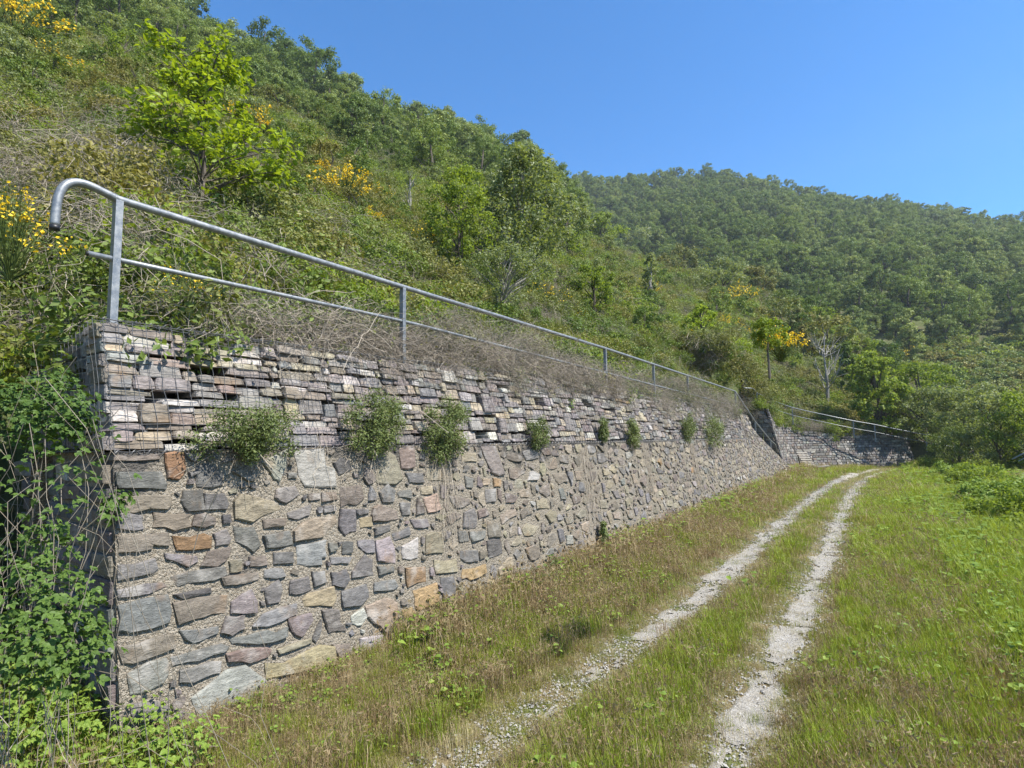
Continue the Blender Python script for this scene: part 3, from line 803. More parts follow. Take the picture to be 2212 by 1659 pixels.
for b, (y0, y1) in enumerate(zip(SEAMS[:-1], SEAMS[1:])):
    rng = np.random.default_rng(100 + b)
    root = empty('gabion_basket', (float(face_x(2.3)), y0, 2.22), 'stone-filled wire basket ' + WHERE[b], 'gabion', 'wire stone baskets along the wall top')
    its = []; top_here = float(gab_top((y0 + y1) / 2))
    ncol = max(2, round((y1 - y0) / 1.0)); cols = np.linspace(y0, y1, ncol + 1); cols[1:-1] += rng.normal(size=ncol - 1) * .08
    for c0, c1 in zip(cols[:-1], cols[1:]):
        z = 2.225 + rng.uniform(-.01, .01)
        while z < top_here - .04:
            h = min(rng.choice([.045, .06, .075, .095, .115, .145], p=[.12, .20, .24, .22, .14, .08]), top_here - z)
            if top_here - z - h < .05: h = top_here - z
            u = c0 + .004 + rng.uniform(-.05, .05) * (c0 > y0) + .01 * (c0 == y0); slope = rng.normal() * .03; lim = c1 + rng.uniform(-.05, .05) * (c1 < y1)
            while u < lim - .04:
                w = min(rng.uniform(.13, .42) if h < .1 else rng.uniform(.13, .36), lim - u)
                if lim - u - w < .06: w = lim - u
                g = rng.uniform(.002, .010); hh = h * rng.uniform(.88, 1.05); e = rng.uniform(-1, 1, 8) * np.array([.014, .12 * h] * 4); tall = rng.random() < .08
                if tall: hh = min(hh * 1.7, top_here - z)
                dz = slope * (u - c0) + rng.uniform(-.008, .008)
                P = np.array([[u + g + e[0], z + dz + .002 + abs(e[1]) * .6], [u + w / 2, z + dz + rng.uniform(-.005, .008)], [u + w - g + e[2], z + dz + .002 + abs(e[3]) * .6], [u + w - g + e[4] * .5, z + dz + hh * .55],
                              [u + w - g - .012 + e[6], z + dz + hh - abs(e[5])], [u + w / 2 + e[2], z + dz + hh + rng.uniform(-.006, .004)], [u + g + .008 + e[4], z + dz + hh - abs(e[7])], [u + g, z + dz + hh * .5]])
                if rng.random() > .02:
                    its.append((P, [GREY, BROWN, PURP, PURP, TAN, PALE, BLUE, OCHRE][rng.choice(8, p=[.20, .20, .2, .10, .14, .12, .036, .004])], rng.uniform(.0, .05) + .02 * tall, .30))
                u += w
            z += h
    its = [(P, tuple(np.array(t) * 1.4), o, d) for P, t, o, d in its]
    lay(its, lambda s, t, o: face_pt(s, t, o - .045), root, 'stone', 300 if b < 7 else 40, M_STONE, 'stones', 200 + b)
    G = Geo()
    for (c, s_) in (((-5.72, (y0 + y1) / 2 + .16 * (b == 0), 2.66), (.9, y1 - y0 - .004 - .32 * (b == 0), .84)), ((-5.36, (y0 + y1) / 2 + .16 * (b == 0), top_here - .10), (.66, y1 - y0 - .02 - .32 * (b == 0), .16))):
        G.add(*box(c, s_))
    if b == 0: G.add(*box((-6.05, 2.45, 2.62), (2.1, .22, .80)))
    o = G.obj('stone_core', [M_BACK], root); o.matrix_parent_inverse = Matrix.Translation(-root.location)
    W = Geo(); rw = .0028 if b < 4 else .0034
    for y in np.arange(y0 + .004, y1 - .02, .1):
        zz = np.linspace(2.20, float(gab_top(y)) + .035, 9); bul = .012 * np.sin((zz - 2.2) * 9 + y * 5)
        P = face_pt(np.full(9, y), zz, .022 + bul); W.add(*tube(wiggle(P, .004, rng), rw, 3, False))
    for k in range(11):
        yy = np.linspace(y0, y1 - .004, 16); z = 2.215 + k * .1 + (gab_top(yy) - 3.19) * k / 10
        P = face_pt(yy, z, .026 + .012 * np.sin((z - 2.2) * 9 + yy * 5)); W.add(*tube(wiggle(P, .004, rng), rw, 3, False))
    th = np.linspace(0, 2 * np.pi * (y1 - y0) / .11, int((y1 - y0) / .11 * 7))        # spiral lacing at the foot and at the top
    for z in (2.205, None):
        yy = y0 + th / (2 * np.pi) * .11; zc = z if z else gab_top(yy) + .02
        P = np.stack([face_x(zc) + .02 + .016 * np.cos(th), yy, zc + .02 * np.sin(th)], -1); W.add(*tube(P, rw * .9, 3, False))
    zz = np.linspace(2.2, float(gab_top(y0)) + .03, 60); th = np.linspace(0, 2 * np.pi * 11, 60)                # seam between two baskets
    P = face_pt(y0 + .014 * np.cos(th), zz, .024 + .014 * np.sin(th)); W.add(*tube(P, rw, 3, False))
    for dx in (0.0, .1, .25, .45):                                                     # lid
        yy = np.linspace(y0, y1 - .004, 10)
        P = np.stack([face_x(3.2) - .02 - dx + 0 * yy, yy, gab_top(yy) + .03 + 0 * yy], -1); W.add(*tube(wiggle(P, .008, rng), rw, 3, False))
    for y in np.arange(y0 + .05, y1, .1):
        W.add(*tube(np.array([[float(face_x(3.2)) + .02, y, float(gab_top(y)) + .03], [float(face_x(3.2)) - .5, y, float(gab_top(y)) + .035]]), rw, 3, False))
    o = W.obj('wire_mesh', [M_WIRE], root); o.matrix_parent_inverse = Matrix.Translation(-root.location)
    if b == 0:                      # the free end of the first basket
        def gend(u, z, o): return np.stack([-4.602 - .30 * (z - 2.21) - .03 - u * .97, 2.0 + .02 + u * .10 - o, z], -1)
        its = []; z = 2.23
        while z < 3.12:
            h = rng.uniform(.09, .16); u = .0
            while u < 2.0:
                w = rng.uniform(.18, .42); zt = min(z + h - .01, 3.19 - .16 * u)
                if zt - z > .03:
                    its.append((np.array([[u + .01, z], [u + w - .01, z + .005], [u + w - .015, zt - .008], [u + w * .5, zt], [u + .01, zt - .01]]), PAL[rng.integers(len(PAL))], rng.uniform(.0, .05), .25))
                u += w
            z += h
        lay(its, lambda s, t, o: gend(np.asarray(s), np.asarray(t), np.asarray(o)), root, 'stone', 90, M_STONE, 'stones', 260)
        W = Geo()
        for u in np.arange(0, 2.0, .1):
            zz = np.linspace(2.2, 3.22 - .16 * u, 7); W.add(*tube(wiggle(gend(np.full(7, u), zz, .065), .004, rng), rw, 3, False))
        for z in np.arange(2.22, 3.2, .1):
            u = np.linspace(0, min(2.0, (3.24 - z) / .16), 10); W.add(*tube(wiggle(gend(u, np.full(10, z), .062), .004, rng), rw, 3, False))
        o = W.obj('end_wire_mesh', [M_WIRE], root); o.matrix_parent_inverse = Matrix.Translation(-root.location)
# ------------------------------------------------------------------ handrails
def at_r(px, py, r): d = ray(px, py); return EYE + d * r / math.hypot(d[0], d[1])


def smooth_path(P, n):
    """Catmull-Rom through the points"""
    P = np.asarray(P, float); Q = np.vstack([2 * P[0] - P[1], P, 2 * P[-1] - P[-2]]); out = []
    for k in range(len(P) - 1):
        t = np.linspace(0, 1, n, endpoint=False)[:, None]; a, b, c, d = Q[k:k + 4]
        out.append(.5 * (2 * b + (c - a) * t + (2 * a - 5 * b + 4 * c - d) * t * t + (3 * b - a - 3 * c + d) * t ** 3))
    return np.vstack(out + [P[-1:]])


def world_child(o, root): o.parent = root; o.matrix_parent_inverse = Matrix.Translation(-root.location); return o


def part(name, F, mat, root, smooth=False, label=None):
    G = Geo()
    for v, f in F: G.add(v, f)
    o = G.obj(name, [mat], None, smooth)
    if label: o['label'] = label
    return world_child(o, root)


RX = -5.05
rail = empty('metal_handrail', (RX, 2.12, 3.2), 'long galvanised two-rail handrail on the gabion wall, its near end hooked downward', 'handrail', 'galvanised handrails')
hook = [at_x(px, py, RX) for px, py in ((118, 488), (121, 455), (126, 425), (137, 404), (155, 394.5), (178, 396), (205, 406))]
PY = [2.14, 5.46, 12.05, 15.4, 18.8, 26.3]
def rail_z(y): return np.interp(y, [1.5, 2.14, 5.5, 12.2, 26.3], [4.235, 4.232, 4.245, 4.29, 4.235])
main_y = np.linspace(2.14, 26.3, 40)
P = np.vstack([smooth_path(np.vstack([hook, [[RX, 2.14, 4.232]]]), 5)[:-1], np.stack([RX + 0 * main_y, main_y, rail_z(main_y)], -1)])
part('top_rail', [tube(P, .031, 12)], M_GALV, rail, True)
part('end_cap', [tube(np.array([P[0] + (P[0] - P[3]) / np.linalg.norm(P[0] - P[3]) * .03, P[0] + (P[3] - P[0]) * .06]), .0335, 12)], M_CAP, rail, True)
m0 = at_x(190, 548, RX)
my = np.linspace(m0[1], 26.3, 40); mz = np.interp(my, [1.8, 5.5, 26.3], [m0[2], 3.80, 3.60])
part('middle_rail', [tube(np.stack([RX + 0 * my, my, mz], -1), .0215, 10)], M_GALV, rail, True)
part('rail_end', [tube(np.array([[RX, m0[1] - .012, m0[2]], [RX, m0[1] + .004, m0[2]]]), .0185, 10)], M_CAP, rail, True)
for y in PY:
    zt = float(rail_z(y)) - .012; zb = 2.75 if y > 26 else 3.0
    part('post', [box((RX, y, (zt + zb) / 2), (.06, .055, zt - zb))], M_GALV, rail)
    part('rail_sleeve', [tube(np.array([[RX, y - .03, float(rail_z(y))], [RX, y - .022, float(rail_z(y))]]), .0335, 12)], M_GALV, rail, True)
part('base_block', [box((RX, 26.3, 2.68), (.2, .2, .2))], M_CONCRETE, rail)
SR = [np.array([RX, 26.3, 4.235]), np.array([RX + .05, 30.5, 3.02]), np.array([RX + .1, 34.7, 2.07]), np.array([RX + .12, 36.4, 1.80]), np.array([RX + .12, 36.9, 1.35])]
srail = empty('stair_handrail', SR[0] - [0, 0, 1.2], 'sloping galvanised handrail leading down the stair at the end of the gabion wall', 'handrail', 'galvanised handrails')
part('top_rail', [tube(np.array(SR), .03, 8)], M_GALV, srail, True)
part('middle_rail', [tube(np.array(SR[:3]) - [0, 0, .62], .0215, 8)], M_GALV, srail, True)
for p, zb in ((SR[1], 1.45), (SR[2], .5)):
    part('post', [box((p[0], p[1], (p[2] + zb) / 2), (.06, .06, p[2] - zb - .02))], M_GALV, srail)
    part('base_block', [box((p[0], p[1], zb - .05), (.26, .26, .14))], M_CONCRETE, srail)

# ------------------------------------------------------------------ stair in the recess behind the wall's far end
st = empty('stone_staircase', (-6.6, 38.5, 0), 'narrow stone staircase climbing in the shaded recess behind the sloping handrail', 'staircase')
for k in range(16):
    y = 38.2 - k * .62; z = .19 * (k + 1)
    part('step', [box((-6.75, y - .31, z / 2 - .2), (1.55, .616, z + .4))], M_CONCRETE, st)

# ------------------------------------------------------------------ the second, curving wall beyond the stair
W2 = smooth_path([(-4.95, 40.4), (-5.15, 43.0), (-5.0, 45.2), (-4.2, 46.9), (-2.6, 48.4), (-.3, 50.4), (2.4, 52.8)], 14)
d2 = np.concatenate([[0], np.cumsum(np.linalg.norm(np.diff(W2, axis=0), axis=1))]); L2 = d2[-1]
N2 = np.gradient(W2, axis=0); N2 = np.stack([N2[:, 1], -N2[:, 0]], -1); N2 = unit(N2)
def w2_top(s): return np.interp(s, [0, 1.2, 3, 6, 8, 11, L2 - .6, L2], [4.1, 3.95, 3.5, 2.9, 2.55, 2.4, 2.25, 1.9])
def w2_pt(s, t, o):
    s = np.asarray(s, float); t = np.asarray(t, float)
    x = np.interp(s, d2, W2[:, 0]); y = np.interp(s, d2, W2[:, 1]); nx = np.interp(s, d2, N2[:, 0]); ny = np.interp(s, d2, N2[:, 1])
    b = o - .22 * t
    return np.stack([x + nx * b, y + ny * b, t], -1)
w2 = empty('curved_stone_wall', (-5.0, 43.5, 0), 'distant dry stone wall curving round the bend behind the stair and wooden bench', 'retaining wall')
ss = np.linspace(0, L2, 60); tt = np.linspace(0, 1, 12)
S_, T_ = np.meshgrid(ss, tt, indexing='ij'); Z = -.3 + (w2_top(S_) + .3) * T_
V = w2_pt(S_, Z, 0 * Z - .05); Vb = w2_pt(S_[:, -1], Z[:, -1], 0 * ss - 4.5)
i, j = np.meshgrid(np.arange(59), np.arange(11), indexing='ij'); n = 12
G = Geo(); G.add(V.reshape(-1, 3), [np.stack([i * n + j, (i + 1) * n + j, (i + 1) * n + j + 1, i * n + j + 1], -1).reshape(-1, 4)])
q = np.arange(59); G.add(np.concatenate([V[:, -1], Vb]), [np.stack([q, q + 1, 60 + q + 1, 60 + q], -1)])
def e2_pt(u, z, o): return np.stack([-4.95 - .27 * z - u, 40.4 - o + 0 * z, z], -1)
U, Z = np.meshgrid(np.linspace(0, 3.2, 12), np.linspace(-.3, 4.1, 12), indexing='ij'); V = e2_pt(U, Z, 0 * Z - .04)
i, j = np.meshgrid(np.arange(11), np.arange(11), indexing='ij'); G.add(V.reshape(-1, 3), [np.stack([i * n + j, i * n + j + 1, (i + 1) * n + j + 1, (i + 1) * n + j], -1).reshape(-1, 4)])
world_child(G.obj('rubble_core', [M_BACK]), w2)
its = []; rng = np.random.default_rng(8)
s = 0.0; z = -.02
while z < 4.1:
    h = rng.uniform(.11, .22); s = rng.uniform(0, .1)
    while s < L2 - .1:
        w = rng.uniform(.16, .42)
        if z + h < w2_top(s + w / 2) + .05 and s + w < L2:
            g = .012
            its.append((np.array([[s + g, z + g], [s + w - g, z + g + rng.uniform(-.01, .02)], [s + w - g, z + h - g], [s + g, z + h - g + rng.uniform(-.02, .01)]]), [GREY, BLUE, GREY, PURP, BROWN, PALE][rng.integers(6)], rng.uniform(.0, .06)))
        s += w
    z += h
lay(its, w2_pt, w2, 'stone', 300, M_STONE, 'small_stones', 5)
its = []; z = .0
while z < 4.0:
    h = rng.uniform(.18, .32); u = rng.uniform(-.08, .1)
    while u < 3:
        w = rng.uniform(.3, .6)
        its.append((np.array([[u, z + .015], [u + w - .02, z + .015], [u + w - .02, z + h - .015], [u, z + h - .02]]), [GREY, BROWN, DARK][rng.integers(3)], .05)); u += w
    z += h
lay(its, lambda s, t, o: e2_pt(np.asarray(s), np.asarray(t), np.asarray(o)), w2, 'end_stone', 120, M_STONE, 'end_stones', 6)

r2 = empty('metal_handrail', (-6.0, 41.5, 4.0), 'distant galvanised handrail above the curved stone wall, starting with a rounded bend', 'handrail', 'galvanised handrails')
T2 = [at_r(1606, 838, 40.5), at_r(1626, 839.5, 40.8), at_r(1635, 848, 41.2), at_r(1660, 861, 42.5), at_r(1711, 880, 45.5), at_r(1786, 897, 48), at_r(1843, 909, 48.8), at_r(1889, 917, 49.6), at_r(1942, 928, 50.5), at_r(2000, 939, 51.5), at_r(2062, 949, 52.5)]
part('top_rail', [tube(smooth_path(T2, 4), .032, 8)], M_GALV, r2, True)
part('middle_rail', [tube(smooth_path(np.array(T2[2:]) - [0, 0, .55], 4), .022, 6)], M_GALV, r2, True)
for k in (2, 4, 6, 7, 9, 10):
    p = T2[k]; part('post', [box((p[0], p[1], p[2] - .62), (.06, .06, 1.2))], M_GALV, r2)
r3 = empty('metal_handrail', at_r(2200, 1030, 33), 'short piece of pale handrail behind the bushes at the right edge', 'handrail', 'galvanised handrails')
for a, b, r in (((2186, 992), (2300, 935), .03), ((2200, 996), (2300, 950), .022)):
    part('top_rail' if r > .025 else 'middle_rail', [tube(np.array([at_r(*a, 33), at_r(*b, 34.5)]), r, 8)], M_GALV, r3, True)
for px, py in ((2216, 977), (2290, 940)):
    p = at_r(px, py, 33.4); part('post', [box((p[0], p[1], p[2] - .6), (.06, .06, 1.2))], M_GALV, r3)

# ------------------------------------------------------------------ wooden bench, loose planks, old vineyard stakes
p = at_r(1748, 1012, 43.5); bx, by = p[0], p[1]; bz = float(gz(bx, by))
bench = empty('wooden_bench', (bx, by, bz), 'weathered slatted wooden lounger bench standing in the grass before the curved wall', 'bench')
BU = np.array([math.cos(YAW), math.sin(YAW), 0]); BW = np.array([-math.sin(YAW), math.cos(YAW), 0])   # along the slats, and back towards the wall
def bl(u, v, w): return np.array([bx, by, bz]) + BU * u + BW * w + np.array([0, 0, v])
Rb = np.stack([BU, BW, [0, 0, 1]], 1); ct, sn_ = math.cos(.55), math.sin(.55)
Rt = Rb @ np.array([[1, 0, 0], [0, ct, -sn_], [0, sn_, ct]])
for k in range(8):
    part('slat', [box(bl(.03 * (k % 2) - .035 * k, .16 + .115 * k, .06 * k), (.72, .085, .035), Rt)], M_TIMBER, bench)
for u in (-.27, .27):
    part('upright', [tube(np.array([bl(u + .06, .0, -.02), bl(u - .42, 1.38, .72)]), .045, 4)], M_DKTIMBER, bench)
    part('leg', [tube(np.array([bl(u, -.05, .62), bl(u - .2, .8, .44)]), .04, 4)], M_DKTIMBER, bench)
for k in range(3):
    part('slat', [box(bl(.1, .13 + .01 * k, -.14 - .12 * k), (.8, .10, .035), Rb)], M_TIMBER, bench)
p = at_r(1768, 1010, 43.5)
o = part('plank', [box((0, 0, 0), (1.35, .30, .05)), box((0.05, .33, .012), (1.3, .28, .05))], M_TIMBER, empty('plank_stack', (p[0], p[1], float(gz(p[0], p[1])) + .16), 'two pale loose boards lying in the grass at the foot of the bench', 'boards'))
o.matrix_parent_inverse = Matrix.Rotation(.35, 4, 'Z') @ Matrix.Rotation(-.12, 4, 'Y')
p = at_r(1741, 973, 45.0)
o = part('plank', [box((0, 0, 0), (1.5, .05, .13))], M_TIMBER, empty('loose_plank', p, 'single weathered board leaning on the curved wall above the bench', 'board'))
o.matrix_parent_inverse = Matrix.Rotation(.75, 4, 'Z')

STAKES = [(305, 338, 306, 16, 'dark leaning stake left of the bright young oak', .16), (377, 392, 20, 16, 'short dark stake just left of the bright young oak trunk', 0), (548, 458, 20, 14, 'thin upright stake right of the bright young oak', .02),
          (525, 476, 20, 14, 'pale stake in brambles right of the young oak', -.03), (676, 433, 20, 14, 'leaning stake below the large yellow broom', .12), (662, 493, 20, 14, 'taller of two stakes in the brambles above the rail', .05),
          (657, 509, 20, 14, 'shorter of two stakes in the brambles above the rail', -.02), (832, 509, 20, 14, 'thin dark stake right of the low yellow broom', .04), (787, 484, 20, 14, 'tilted stake behind the low yellow broom', .2),
          (876, 532, 20, 14, 'dark stake at the left of the olive broom', .02), (872, 548, 20, 10, 'fallen dark stake leaning left of the olive broom', .75), (1242, 542, 20, 14, 'slim stake right of the tall birch cluster', .0),
          (1266, 722, 20, 14, 'dark upright stake above the rail, below the round green tree', .05), (1283, 735, 20, 12, 'dark stake with a cross piece above the rail', -.5), (1236, 715, 20, 10, 'short stump of a stake above the rail', 0)]
for px, py, _a, hpx, lab, lean in STAKES:
    p = on_hill(px, py + 4); dist = np.linalg.norm(p - EYE); h = max(.5, min(1.3, hpx * 2.4 * dist / VF))
    root = empty('wooden_stake', p, lab + ' on the slope', 'stake', 'old vineyard stakes on the slope')
    part('shaft', [tube(np.array([p - [0, 0, .2], p + [0, 0, h * .5] + h * .5 * lean * np.array([.85, .53, 0]), p + [0, 0, h] + h * lean * np.array([.85, .53, 0])]), [.04, .036, .03], 6)], M_DKTIMBER, root)
# ------------------------------------------------------------------ plants: prototypes
def clump_leaves(C, R, n, size, rng, up=.45, flat=.8, aspect=.55, fold=.1):
    """n leaves in every clump (centres C, radii R): loose lumps, leaves facing outwards and up"""
    k = len(C); D = unit(rng.normal(size=(k * n, 3))); D[:, 2] = D[:, 2] * flat
    rr = rng.random(k * n) ** .45 * np.repeat(R, n)
    P = np.repeat(C, n, 0) + D * rr[:, None]
    Nn = D + [0, 0, up] + rng.normal(size=D.shape) * .55
    return leaves(P, Nn, size * rng.uniform(.6, 1.25, k * n), rng, aspect, fold)


def crown_env(shape, h):
    if shape == 'cone': return np.clip(1.05 - h, 0, 1) ** .8 * np.clip(h * 6 + .25, 0, 1)
    if shape == 'tall': return np.sqrt(np.clip(1 - (2 * h - 1) ** 2, 0, 1)) * (1 - .25 * h)
    if shape == 'umbrella': return np.sqrt(np.clip(1 - (1.25 * h - .35) ** 2, 0, 1)) * np.clip(h * 4 + .2, 0, 1)
    return np.sqrt(np.clip(1 - (2 * h - 1) ** 2 * .96, 0, 1))


def make_tree(seed, H, W, base, shape, nc, nl, leaf, clump, lean=0.0, trunk=.035, limbs=12, droop=0.0, stems=1):
    """returns lists of wood and leaf pieces; H height, W crown width, base = height of the crown's foot"""
    rng = np.random.default_rng(seed)
    wood, C, R = [], [], []
    for s in range(stems):
        bx = rng.normal(size=2) * .12 * W * (stems > 1)
        n = 7; t = np.linspace(0, 1, n); tp = H * (.92 if s == 0 else rng.uniform(.6, .85))
        dirn = rng.normal(size=2) * .10 * (stems > 1) * H
        TP = np.stack([bx[0] * .3 + dirn[0] * t + lean * H * t ** 1.5 + np.cumsum(rng.normal(size=n) * .012 * H), bx[1] * .3 + dirn[1] * t + np.cumsum(rng.normal(size=n) * .012 * H), tp * t], -1); TP[0, :2] = bx * .3
        wood.append(tube(TP - [0, 0, .15 * (1 - 0)] * np.array([[0, 0, 1]]) * (t[:, None] == 0), trunk * H * (1 - .85 * t) * (1 if stems == 1 else .6), 6))
        m = nc // stems
        h = rng.random(m) ** .85; e = crown_env(shape, h) * W / 2
        th = rng.uniform(0, 2 * np.pi, m); rr = e * rng.random(m) ** .42
        lob = 1 + .28 * np.sin(th * 3 + rng.uniform(0, 6)) * np.sin(h * 7 + rng.uniform(0, 6))
        ax = np.stack([np.interp(base + h * (H - base), TP[:, 2], TP[:, 0]), np.interp(base + h * (H - base), TP[:, 2], TP[:, 1])], -1)
        c = np.stack([ax[:, 0] + rr * lob * np.cos(th), ax[:, 1] + rr * lob * np.sin(th), base + h * (H - base)], -1)
        C.append(c); R.append(clump * W * rng.uniform(.55, 1.2, m))
        for k in rng.choice(m, min(limbs, m), replace=False):
            z0 = max(base * .6, c[k, 2] - .25 * (H - base) - .3 * rr[k]); p0 = np.array([np.interp(z0, TP[:, 2], TP[:, 0]), np.interp(z0, TP[:, 2], TP[:, 1]), z0])
            wood.append(tube(arc_stem(p0, c[k], .04 * H, 5, rng, .01 * H), np.linspace(trunk * H * .35, trunk * H * .08, 5), 4, False))
    C = np.concatenate(C); R = np.concatenate(R)
    return wood, clump_leaves(C, R, nl, leaf, rng, flat=.75 if not droop else 1.1)


def tree_meshes(name, seed, lm, bm, *a, **k):
    w, l = make_tree(seed, *a, **k); G = Geo()
    for v, f in w: G.add(v, f)
    B = Geo(); B.add(*l)
    return G.mesh(name + '_trunk', [bm]), B.mesh(name + '_crown', [lm])


def one_mesh(name, seed, lm, bm, *a, **k):
    w, l = make_tree(seed, *a, **k); G = Geo()
    for v, f in w: G.add(v, f, mat=1)
    G.add(*l, mat=0)
    return G.mesh(name, [lm, bm])


def plant(name, p, meshes, label, cat, group=None, rz=0.0, scl=1.0, tilt=(0, 0)):
    """a thing: an Empty at the foot with the named part meshes below it"""
    r = empty(name, p, label, cat, group); r.rotation_euler = (tilt[0], tilt[1], rz); r.scale = (scl,) * 3 if np.isscalar(scl) else scl
    for pn, me in meshes:
        c = link(bpy.data.objects.new(pn, me), r)
        if pn in ('flowers', 'blades'): c['kind'] = 'stuff'
    return r


def px_size(p, px): return px * np.linalg.norm(np.asarray(p) - EYE) / VF


def bramble_mesh(seed, r, h, n_stem, n_leaf, leaf, mats, dry=.3, sag=.5):
    """arching stems (material 1 dry, 2 green) with three-part leaves (0)"""
    rng = np.random.default_rng(seed); G = Geo()
    for k in range(n_stem):
        a = rng.uniform(0, 2 * np.pi); b = a + rng.normal() * .8
        p0 = np.array([math.cos(a), math.sin(a), 0]) * r * rng.uniform(0, .8) * [1, 1, 0]; p1 = p0 * .4 + np.array([math.cos(b), math.sin(b), 0]) * r * rng.uniform(.5, 1.3); p1[2] = rng.uniform(-.1, .6) * h
        G.add(*tube(arc_stem(p0, p1, h * rng.uniform(.4, 1.0) * sag * 1.6, 7, rng, r * .04), rng.uniform(.0016, .004), 3, False), mat=1 if rng.random() < dry else 2)
    if n_leaf:
        D = unit(rng.normal(size=(n_leaf, 3))); D[:, 2] = np.abs(D[:, 2])
        P = D * (rng.random(n_leaf) ** .4)[:, None] * [r, r, h] * rng.uniform(.8, 1.1, (n_leaf, 1)) * (1 + .3 * np.sin(D[:, :1] * 7 + seed) * np.cos(D[:, 1:2] * 6))
        Nn = D * .5 + [0, 0, .8] + rng.normal(size=D.shape) * .4; T = unit(D + rng.normal(size=D.shape) * .6 + [0, 0, -.25])
        for v, f in big_leaves(P, Nn, T, leaf * rng.uniform(.6, 1.2, n_leaf), rng, 3): G.add(v, f, mat=0)
    return G.mesh('bramble', mats)


def tangle_mesh(seed, r, h, n, mats, leaf_n=20):
    rng = np.random.default_rng(seed); G = Geo()
    for k in range(n):
        p0 = rng.normal(size=3) * [r * .5, r * .5, h * .25] + [0, 0, h * .35]; d = rng.normal(size=3) * [r, r, h * .45]
        P = arc_stem(p0 - d * .5, p0 + d * .5, rng.uniform(-.2, .5) * h, 8, rng, r * .06); P[:, 2] = np.maximum(P[:, 2], -.3)
        G.add(*tube(P, rng.uniform(.0012, .0032), 3, False), mat=1)
    D = rng.normal(size=(leaf_n, 3)) * [r * .6, r * .6, h * .3] + [0, 0, h * .45]
    for v, f in big_leaves(D, rng.normal(size=D.shape) * .4 + [0, 0, 1], unit(rng.normal(size=D.shape)), .04 * rng.uniform(.6, 1.2, leaf_n), rng, 3): G.add(v, f, mat=0)
    return G.mesh('tangle', mats)


def low_shrub_mesh(seed, r, h, nc, nl, leaf, lm, twig=14):
    rng = np.random.default_rng(seed); G = Geo()
    D = unit(rng.normal(size=(nc, 3))); D[:, 2] = np.abs(D[:, 2])
    C = D * rng.random((nc, 1)) ** .5 * [r, r, h * .85]
    G.add(*clump_leaves(C, r * rng.uniform(.18, .4, nc), nl, leaf, rng), mat=0)
    for k in range(twig):
        G.add(*tube(arc_stem(np.zeros(3), C[k % nc] * 1.15, .05, 4, rng, r * .05), [.012 * r, .008 * r, .006 * r, .003 * r], 3, False), mat=1)
    return G.mesh('low_shrub', [lm, M_TWIG])


def broom_meshes(seed, H, W, nt, nf, fs):
    """upright green rods fanned out from the foot; flowers along the upper rods"""
    rng = np.random.default_rng(seed); G = Geo(); F = Geo()
    a = rng.uniform(0, 2 * np.pi, nt); o = rng.random(nt) ** .6
    lob = 1 + .35 * np.sin(a * 3 + seed)
    tip = np.stack([np.cos(a) * o * lob * W / 2, np.sin(a) * o * lob * W / 2, H * rng.uniform(.55, 1.0, nt) * (1 - .35 * o ** 2)], -1)
    for k in range(nt):
        t = np.linspace(.1, 1, 5)[:, None]; P = tip[k] * np.concatenate([t ** 1.3, t ** 1.3, t], 1) + rng.normal(size=(5, 3)) * .012 * H
        G.add(*tube(P, np.linspace(.006, .002, 5) * H, 3, False))
    L = np.repeat(tip, 9, 0) * (rng.uniform(.45, 1.05, (nt * 9, 1))) + rng.normal(size=(nt * 9, 3)) * .05 * H
    G.add(*leaves(L, rng.normal(size=L.shape) + [0, 0, .3], .022 * H * rng.uniform(.5, 1.3, len(L)), rng, .3))
    c = rng.choice(nt, max(1, nt // 3), replace=False)
    Pf = tip[c[rng.integers(len(c), size=nf)]] * rng.uniform(.74, 1.04, (nf, 1)) + rng.normal(size=(nf, 3)) * .035 * H
    F.add(*leaves(Pf, rng.normal(size=Pf.shape) + [.3, .3, .3], fs * rng.uniform(.6, 1.2, nf), rng, .8, .3))
    return [('twigs', G.mesh('broom_twigs', [L_BROOM])), ('flowers', F.mesh('broom_flowers', [L_FLOWER]))]


def tuft_mesh(seed, n, r, h, w, mat, bend=.5, seedhead=None, flat=False):
    rng = np.random.default_rng(seed); G = Geo()
    b = rng.normal(size=(n, 2)) * r * .5; a = rng.uniform(0, 2 * np.pi, n); hh = h * rng.uniform(.45, 1.1, n); be = bend * hh * rng.uniform(.1, 1.0, n)
    d = np.stack([np.cos(a), np.sin(a)], -1); s = np.stack([-np.sin(a), np.cos(a)], -1) * (w * rng.uniform(.6, 1.2, n) / 2)[:, None]
    V = np.zeros((n, 5, 3))
    V[:, 0, :2] = b - s; V[:, 1, :2] = b + s
    mid = b + d * (be * .35)[:, None]; V[:, 2, :2] = mid + s * .8; V[:, 3, :2] = mid - s * .8; V[:, 2, 2] = V[:, 3, 2] = hh * .55
    V[:, 4, :2] = b + d * be[:, None]; V[:, 4, 2] = hh * (1 - .25 * bend)
    V[:, :2, 2] = -.02
    k = np.arange(n)[:, None] * 5
    G.add(V.reshape(-1, 3), [k + [[0, 1, 2, 3]], k + [[3, 2, 4]]], mat=0)
    if seedhead is not None:
        m = max(3, n // 3); P = V[:m, 4] + [0, 0, .01]
        G.add(*leaves(np.repeat(P, 2, 0) + rng.normal(size=(2 * m, 3)) * .006, rng.normal(size=(2 * m, 3)) * [1, 1, .1], .022 * rng.uniform(.6, 1.2, 2 * m), rng, .22), mat=1)
    return G.mesh('tuft', [mat, seedhead or mat])


